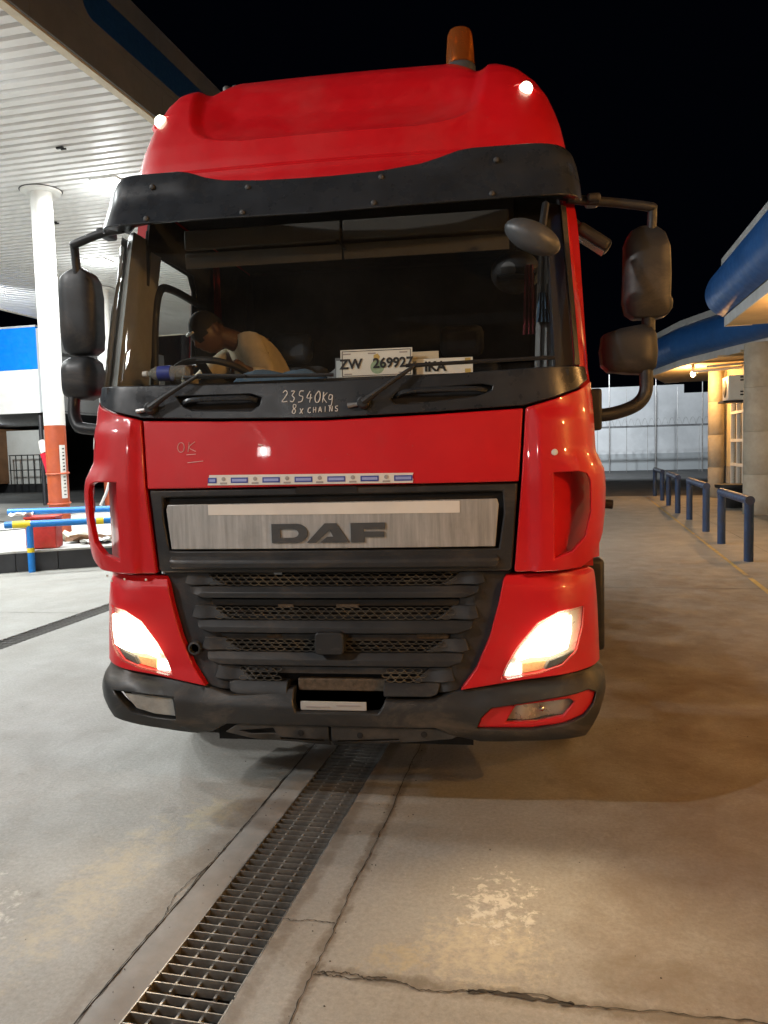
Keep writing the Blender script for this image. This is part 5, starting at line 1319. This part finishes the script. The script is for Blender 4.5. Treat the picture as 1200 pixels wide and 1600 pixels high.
# jacket over body and arms, trousers
jk = ['bel', 'che', 'nek', 'ls', 'le', 'lw', 'rs', 're', 'rw', 'pel']
jr = {'bel': .155, 'che': .172, 'nek': .075, 'ls': .088, 'le': .064, 'lw': .042, 'rs': .088, 're': .064, 'rw': .042, 'pel': .15}
ji = {k: i for i, k in enumerate(['pel', 'bel', 'che', 'nek', 'ls', 'le', 'lw', 'rs', 're', 'rw'])}
jv = {k: V[k] for k in ji}; jv['nek'] = (-.715, 1.13, 2.32)
skin_obj('jacket', [jv[k] for k in ji], [(ji[a], ji[b]) for a, b in (('pel', 'bel'), ('bel', 'che'), ('che', 'nek'), ('che', 'ls'), ('ls', 'le'), ('le', 'lw'), ('che', 'rs'), ('rs', 're'), ('re', 'rw'))], [jr[k] for k in ji], 'jacket', drv)
ti = {k: i for i, k in enumerate(['pel', 'lh', 'lk', 'la', 'rh', 'rk', 'ra'])}
skin_obj('trousers', [V[k] for k in ti], [(ti[a], ti[b]) for a, b in (('pel', 'lh'), ('lh', 'lk'), ('lk', 'la'), ('pel', 'rh'), ('rh', 'rk'), ('rk', 'ra'))], [.16, .105, .075, .06, .105, .075, .06], 'jeans', drv)
bm = bmesh.new(); tube(bm, [HM @ Vector((.083 * math.cos(RAD(a)), .108 * math.sin(RAD(a)), .055)) for a in range(165, 300, 12)], .008, 6); fin('brow_arc', bm, 'paper', drv)  # pale arc across the front left of the brow

# =================================================================== BUILDING ON THE RIGHT
SZ = 3.9
bd = sthing('station_building', 0, 0, 0, 'station building with blue rounded roof edge and warm lit soffit', 'building')
WX = 5.62
def wallpatch(name, mat, x0, x1, y0, y1, z0, z1): return Box(name, mat, bd, x0, x1, y0, y1, z0, z1)
for y0, y1 in ((-9, 19.3), (21.75, 23.2)):
    wallpatch('wall', 'wall_cream', WX, WX + .2, y0, y1, .952, SZ + .02); wallpatch('plinth', 'column', WX - .012, WX + .2, y0, y1, 0, .95)
wallpatch('wall', 'wall_cream', WX, WX + .2, 19.302, 21.748, 3.05, SZ + .02)
wallpatch('wall', 'wall_cream', WX + .2, 14, 23.0, 23.2, 0, SZ + .02)
wallpatch('room_floor', 'island', WX + .01, 9, 19.0, 22.2, 0.0, .05); wallpatch('room_back', 'wall_grey', 8.9, 9, 18.5, 22.9, 0, 3.8); wallpatch('room_side', 'wall_grey', WX + .2, 8.9, 22.9, 22.98, 0, 3.8)
wn = empty('glazed_front', (WX, 19.302, 0), parent=bd)
Box('pane', 'glass', wn, .05, .056, .02, 2.42, .10, 3.04)
for y in (.03, .80, 1.60, 2.41): Box('mullion', 'white_paint', wn, .0, .10, y - .035, y + .035, .0, 3.045)
for z in (.05, 1.02, 1.72, 2.52, 3.0): Box('transom', 'white_paint', wn, -.008, .108, .0, 2.445, z - .04, z + .04)
def column(sx, sy, r, label):
    t = sthing('column', sx, sy, 0, label, 'column', 'round columns in front of the station building')
    zs = [0, .92, 1.9, 2.9, SZ - .004]
    for a, b in zip(zs, zs[1:]): Lathe('drum', 'column', t, [(r, a + .002), (r + .004, a + .008), (r + .004, b - .008), (r, b - .002)], 40)
column(5.33, 22.4, .225, 'slim far round column beside the yellow lit wall'); column(5.32, 16.3, .42, 'thick near round column cut off by the right photo edge'); column(5.32, 8.4, .42, 'thick round column outside the photo on the right')
# curved roof edge following the plan of the eaves
PROF = [(.03, .0), (.0, .0), (.0, .19), (-.02, .192), (-.16, .26), (-.28, .38), (-.345, .54), (-.345, .70), (-.28, .88), (-.17, 1.02), (-.03, 1.10)]
TRT = [(-.06, 1.102), (-.06, 1.28), (.5, 1.285)]
def eave(path, closed_end=True):
    n = len(path); dirs = []
    for i in range(n):
        a = Vector(path[max(i - 1, 0)]); b = Vector(path[min(i + 1, n - 1)]); c = Vector(path[i])
        d1 = (c - a).normalized() if i > 0 else (b - c).normalized(); d2 = (b - c).normalized() if i < n - 1 else d1
        m = (d1 + d2).normalized(); nn = Vector((m.y, -m.x)); nn /= max(.4, nn.dot(Vector((d1.y, -d1.x)))); dirs.append(nn)
    for nm, prof, mat in (('eave_trim', PROF[:3], 'trim'), ('roof_roll', cr2(PROF[3:], 6), 'roof_blue'), ('roof_trim', TRT, 'trim')):
        bm = bmesh.new(); prev = None
        for i in range(n):
            if prev and i < n: pass
            c = [bm.verts.new((path[i][0] + dirs[i].x * o * 1.0, path[i][1] + dirs[i].y * o, SZ + z)) for o, z in prof]
            if prev:
                for k in range(len(c) - 1): bm.faces.new((prev[k], prev[k + 1], c[k + 1], c[k]))
            prev = c
            if (i == n - 1 or i == 0):
                q = [bm.verts.new(v.co) for v in c]
                e = bm.verts.new((path[i][0] + dirs[i].x * .5, path[i][1] + dirs[i].y * .5, q[-1].co.z)); e2 = bm.verts.new((path[i][0] + dirs[i].x * .5, path[i][1] + dirs[i].y * .5, q[0].co.z))
                bm.faces.new(q + [e, e2])
        fin(nm, bm, mat, bd, angle=8 if nm == 'roof_roll' else 14)
eave([(3.92, -9.0), (3.92, 13.2)]); eave([(6.4, 14.2), (5.52, 16.86), (4.15, 20.96), (3.62, 24.07), (4.4, 27.5)])
bm = bmesh.new()
for poly in ([(3.93, -9), (3.93, 13.2), (WX + .1, 13.2), (WX + .1, -9)], [(WX + .1, 15.8), (5.53, 16.9), (4.16, 21.0), (3.63, 24.07), (4.4, 27.4), (10, 27.4), (10, 15.8)]):
    bm.faces.new([bm.verts.new((x, y, SZ + .012)) for x, y in poly])
fin('soffit', bm, 'soffit', bd, smooth=False)
wallpatch('roof_slab', 'trim', 4.5, 14, -9, 13.15, SZ + 1.1, SZ + 1.25); wallpatch('roof_slab', 'trim', 6.2, 14, 13.2, 27, SZ + 1.1, SZ + 1.2); wallpatch('wall', 'wall_cream', WX - 1.6, WX + .2, 13.06, 13.19, SZ + .02, SZ + 1.1)
for y0 in (17.5, 18.6, 20.0): Box('soffit_batten', 'soffit', bd, 4.0 + (21 - y0) * .3, 9, y0, y0 + .08, SZ - .03, SZ + .01)
for sx, sy, z in ((4.55, 21.0, SZ - .14),):
    Tube('soffit_pipe', 'white_plastic', bd, smooth_path([(4.5, 21.2, SZ - .01), (4.5, 21.0, SZ - .16), (4.9, 20.7, SZ - .17), (6.0, 20.0, SZ - .17)], 5), .045, 10); Tube('soffit_pipe', 'white_plastic', bd, [(4.75, 20.4, SZ - .10), (6.0, 19.7, SZ - .10)], .035, 10)
def bulb(sx, sy, sz, label, pw, r=.07):
    t = sthing('soffit_bulb', sx, sy, sz, label, 'bulb', 'warm bulbs under the building eaves')
    Lathe('socket', 'white_plastic', t, [(.05, .0), (.05, -.06), (.035, -.10)], 14); Lathe('globe', 'bulb_on', t, [(.035, -.10), (r, -.16), (r * 1.05, -.20), (r * .7, -.26), (0, -.28)], 18)
    L = bpy.data.lights.new('bulb_light', 'POINT'); L.energy = pw; L.color = WARM; L.shadow_soft_size = .08
    o = bpy.data.objects.new('bulb_glow', L); COL.objects.link(o); o.parent = t; o.location = (0, 0, -.36)
bulb(4.55, 21.6, SZ, 'bright warm bulb under the far blue roof corner', BULB_W * 5); bulb(5.35, 23.0, SZ - .1, 'small warm bulb beside the far slim column', BULB_W * .35, .045)
bulb(4.9, 2.2, SZ, 'warm bulb under the near eave, outside the photo', BULB_W * 2.0)
bulb(4.7, -3.2, SZ, 'warm bulb under the eave behind the viewer, outside the photo', BULB_W * 6.4)
bulb(4.9, 10.0, SZ, 'warm bulb near the end of the near eave, outside the photo', BULB_W * 3.6)
# air conditioner
ac = sthing('air_conditioner', 5.33, 19.6, 2.78, 'white air conditioner unit on a bracket above the glazed front', 'air conditioner')
Box('case', 'white_plastic', ac, -.24, .27, -.42, .42, .0, .66, .03); Box('bracket', 'dark_truck', ac, -.36, .28, -.40, .40, -.05, -.003); Lathe('fan_grille', 'black', ac, [(.24, 0), (.2, .012), (0, .012)], 24, Matrix.Translation((-.245, .06, .33)) @ Matrix.Rotation(RAD(-90), 4, 'Y'))
for z in (.12, .2, .5, .58): Box('vent', 'black', ac, .05, .22, -.425, -.4215, z, z + .04)
pt = sthing('planter', 5.05, 18.3, 0, 'black plastic tub with a wide rim between the columns', 'tub')
Lathe('tub', 'black', pt, [(.26, 0), (.36, .55), (.33, .55), (.25, .05)], 24); Lathe('rim', 'black', pt, [(.36, .50), (.43, .52), (.44, .60), (.34, .60)], 24)
Box('soil', 'rust', pt, -.2, .2, -.2, .2, .4, .45)
# dark blue hoop barriers along the apron
def hoop(y0, y1, x0, x1, label):
    t = sthing('hoop_barrier', (x0 + x1) / 2, (y0 + y1) / 2, 0, label, 'barrier', 'blue hoop barriers along the apron'); h = .86; r = .065
    d = (y1 - y0) / 2; xx = (x1 - x0) / 2
    Tube('post', 'bollard', t, [(-xx, -d, 0), (-xx, -d, h)], r, 16); Tube('post', 'bollard', t, [(xx, d, 0), (xx, d, h)], r, 16)
    bm = bmesh.new(); tube(bm, [(-xx * 1.02, -d - r, h), (xx * 1.02, d + r, h)], r, 16); fin('top_rail', bm, 'bollard', t)
hoop(8.55, 10.6, 3.44, 3.44, 'nearest and tallest looking blue hoop barrier on the apron'); hoop(12.5, 15.0, 3.5, 3.55, 'second nearest blue hoop barrier'); hoop(16.7, 19.2, 3.52, 3.60, 'third blue hoop barrier counted from the viewer'); hoop(21.2, 23.4, 3.65, 3.66, 'farthest and smallest blue hoop barrier beside the lorry mirror')
bm = bmesh.new(); sheet(bm, 3.28, 3.9, 5.6, 6.75); sobj('dark_patch', bm, 'asphalt', z=.004, smooth=False)

# =================================================================== YARD WALL AND FENCE
yw = sthing('yard_wall', 0, 50, 0, 'tall whitewashed yard wall with grey base at the back', 'wall')
Box('wall_face', 'yard_wall', yw, -14, 8.05, 0, .3, 1.08, 5.42); Box('wall_face', 'yard_wall', yw, 8.052, 16, 0, .3, 1.08, 4.87); Box('wall_base', 'wall_grey', yw, -14, 16, -.012, .3, 0, 1.078)
fc = sthing('security_fence', 0, 46, 0, 'thin wire security fence with razor coil before the white wall', 'fence')
for x in (3.3, 5.96, 8.55): Tube('tall_post', 'steel', fc, [(x, 0, 0), (x, 0, 5.9)], .035, 8)
for k in range(14): Tube('fence_post', 'steel', fc, [(-9 + k * 1.45 + (.25 if k % 2 else 0), .2, 0), (-9 + k * 1.45 + (.25 if k % 2 else 0), .2, 5.0 if k % 2 else 2.8)], .015, 6)
for z in (2.78, 2.72): Tube('wire', 'black', fc, [(-9, .1, z), (10.5, .1, z)], .022, 5)
bm = bmesh.new(); tube(bm, [(-9 + 18 * k / 700, .1 + .22 * math.cos(k * .42), 3.0 + .22 * math.sin(k * .42)) for k in range(701)], .008, 4); fin('razor_coil', bm, 'steel', fc)['kind'] = 'stuff'
fl = sthing('yard_floodlight', -4, 36, 0, 'yard floodlight on a mast hidden behind the lorry', 'floodlight')
Tube('mast', 'steel', fl, [(0, 0, 0), (0, 0, 8)], .07, 10); Box('lamp_head', 'dark_truck', fl, -.3, .3, .0, .35, 7.9, 8.15); Box('lamp_glass', 'tube_on', fl, -.26, .26, .36, .37, 7.92, 8.13)
L = bpy.data.lights.new('flood_light', 'SPOT'); L.energy = FLOOD_W * 4; L.color = (.86, .94, 1); L.spot_size = RAD(120); L.spot_blend = .6; L.shadow_soft_size = .25
o = bpy.data.objects.new('flood_beam', L); COL.objects.link(o); o.parent = fl; o.location = (0, .45, 8.0); o.rotation_euler = (RAD(68), 0, RAD(-38))

# =================================================================== LEFT BACKGROUND
sh = sthing('roadside_shop', 0, 22, 0, 'long open fronted shop with blue and white fascia behind the pole', 'shop')
for k in range(6):
    x1 = -17.95 - k * 2.4; x0 = x1 - 2.39
    Box('blue_panel', 'blue_panel', sh, x0, x1, 0, .12, 5.03, 6.55); Box('white_panel', 'white_paint', sh, x0, x1, 0, .12, 3.44, 5.025)
Box('fascia_edge', 'trim', sh, -33, -17.94, -.03, .13, 6.552, 6.62); Box('fascia_return', 'wall_grey', sh, -17.948, -17.8, .0, 9, 3.45, 6.5); Box('shop_roof', 'wall_grey', sh, -33, -17.8, .13, 16, 5.6, 5.75); Box('shop_ceiling', 'dark_truck', sh, -33, -17.8, .13, 16, 3.5, 3.55)
Box('back_wall', 'dark_truck', sh, -33, -10, 15.8, 16, 0, 3.5); Tube('shop_post', 'dark_truck', sh, [(-18.2, .3, 0), (-18.2, .3, 3.5)], .08, 8)
sl_ = sthing('hut_fill', -26.5, 29.5, 3.5, 'added fill light on the shop ceiling, hidden behind the blue and white fascia', 'lamp')  # added unseen light that brightens the hut and container
Box('lamp_body', 'white_paint', sl_, -.6, .6, -.06, .06, -.08, -.002); Box('lamp_tube', 'tube_on', sl_, -.55, .55, -.03, .03, -.12, -.081)
L = bpy.data.lights.new('hut_fill_light', 'POINT'); L.energy = 260; L.color = (.92, 1, 1); L.shadow_soft_size = .2
o = bpy.data.objects.new('hut_fill_glow', L); COL.objects.link(o); o.parent = sl_; o.location = (0, 0, -.35)
gh = sthing('gate_house', -27.2, 33, 0, 'small white gatehouse wall with a barred gate far left', 'hut')
Box('hut_wall', 'white_paint', gh, -1.3, 1.6, 0, .2, .45, 3.3); Box('hut_base', 'tile_dark', gh, -1.3, 1.6, -.02, .2, 0, .448); Box('hut_side', 'tile_dark', gh, -2.5, -1.302, 0, .2, 0, 2.1)
gt = sthing('barred_gate', -26.9, 32.4, 0, 'dark barred gate in front of the white hut wall', 'gate')
for k in range(6): Tube('bar', 'black', gt, [(-.9 + k * .36, 0, .4), (-.9 + k * .36, 0, 2.0)], .03, 6)
for z in (.45, 1.2, 1.98): Tube('cross_rail', 'black', gt, [(-.95, 0, z), (.95, 0, z)], .03, 6)
ct = sthing('cargo_container', -28.4, 29.5, 0, 'rust brown cargo container cut off by the left photo edge', 'container')
Box('side_wall', 'rust_cont', ct, -2, .0, 0, 6, .5, 3.4)
for k in range(8): Box('rib', 'rust_cont', ct, -1.9 + k * .25, -1.78 + k * .25, -.05, -.001, .55, 3.35)
lr = sthing('parked_lorry', -14.5, 30, 0, 'dark parked lorry in the shadow behind the left mirrors', 'lorry')
Box('cab', 'dark_truck', lr, -1.2, 1.2, 0, 2, .9, 3.6, .12); Box('windscreen', 'glass', lr, -1.05, 1.05, -.02, -.005, 2.1, 3.1); Box('bumper', 'black', lr, -1.2, 1.2, -.12, .1, .5, .95, .04); Box('trailer', 'dark_truck', lr, -1.25, 1.25, 2.2, 12, 1.2, 3.9)
for s in (1, -1):
    Lathe('wheel', 'rubber', lr, [(.3, -.15), (.5, -.14), (.5, .14), (.3, .15)], 20, Matrix.Translation((s * 1.0, 1, .5)) @ Matrix.Rotation(RAD(90), 4, 'Y')); Box('headlight', 'chrome', lr, s * .8 - .15, s * .8 + .15, -.135, -.121, .65, .82)
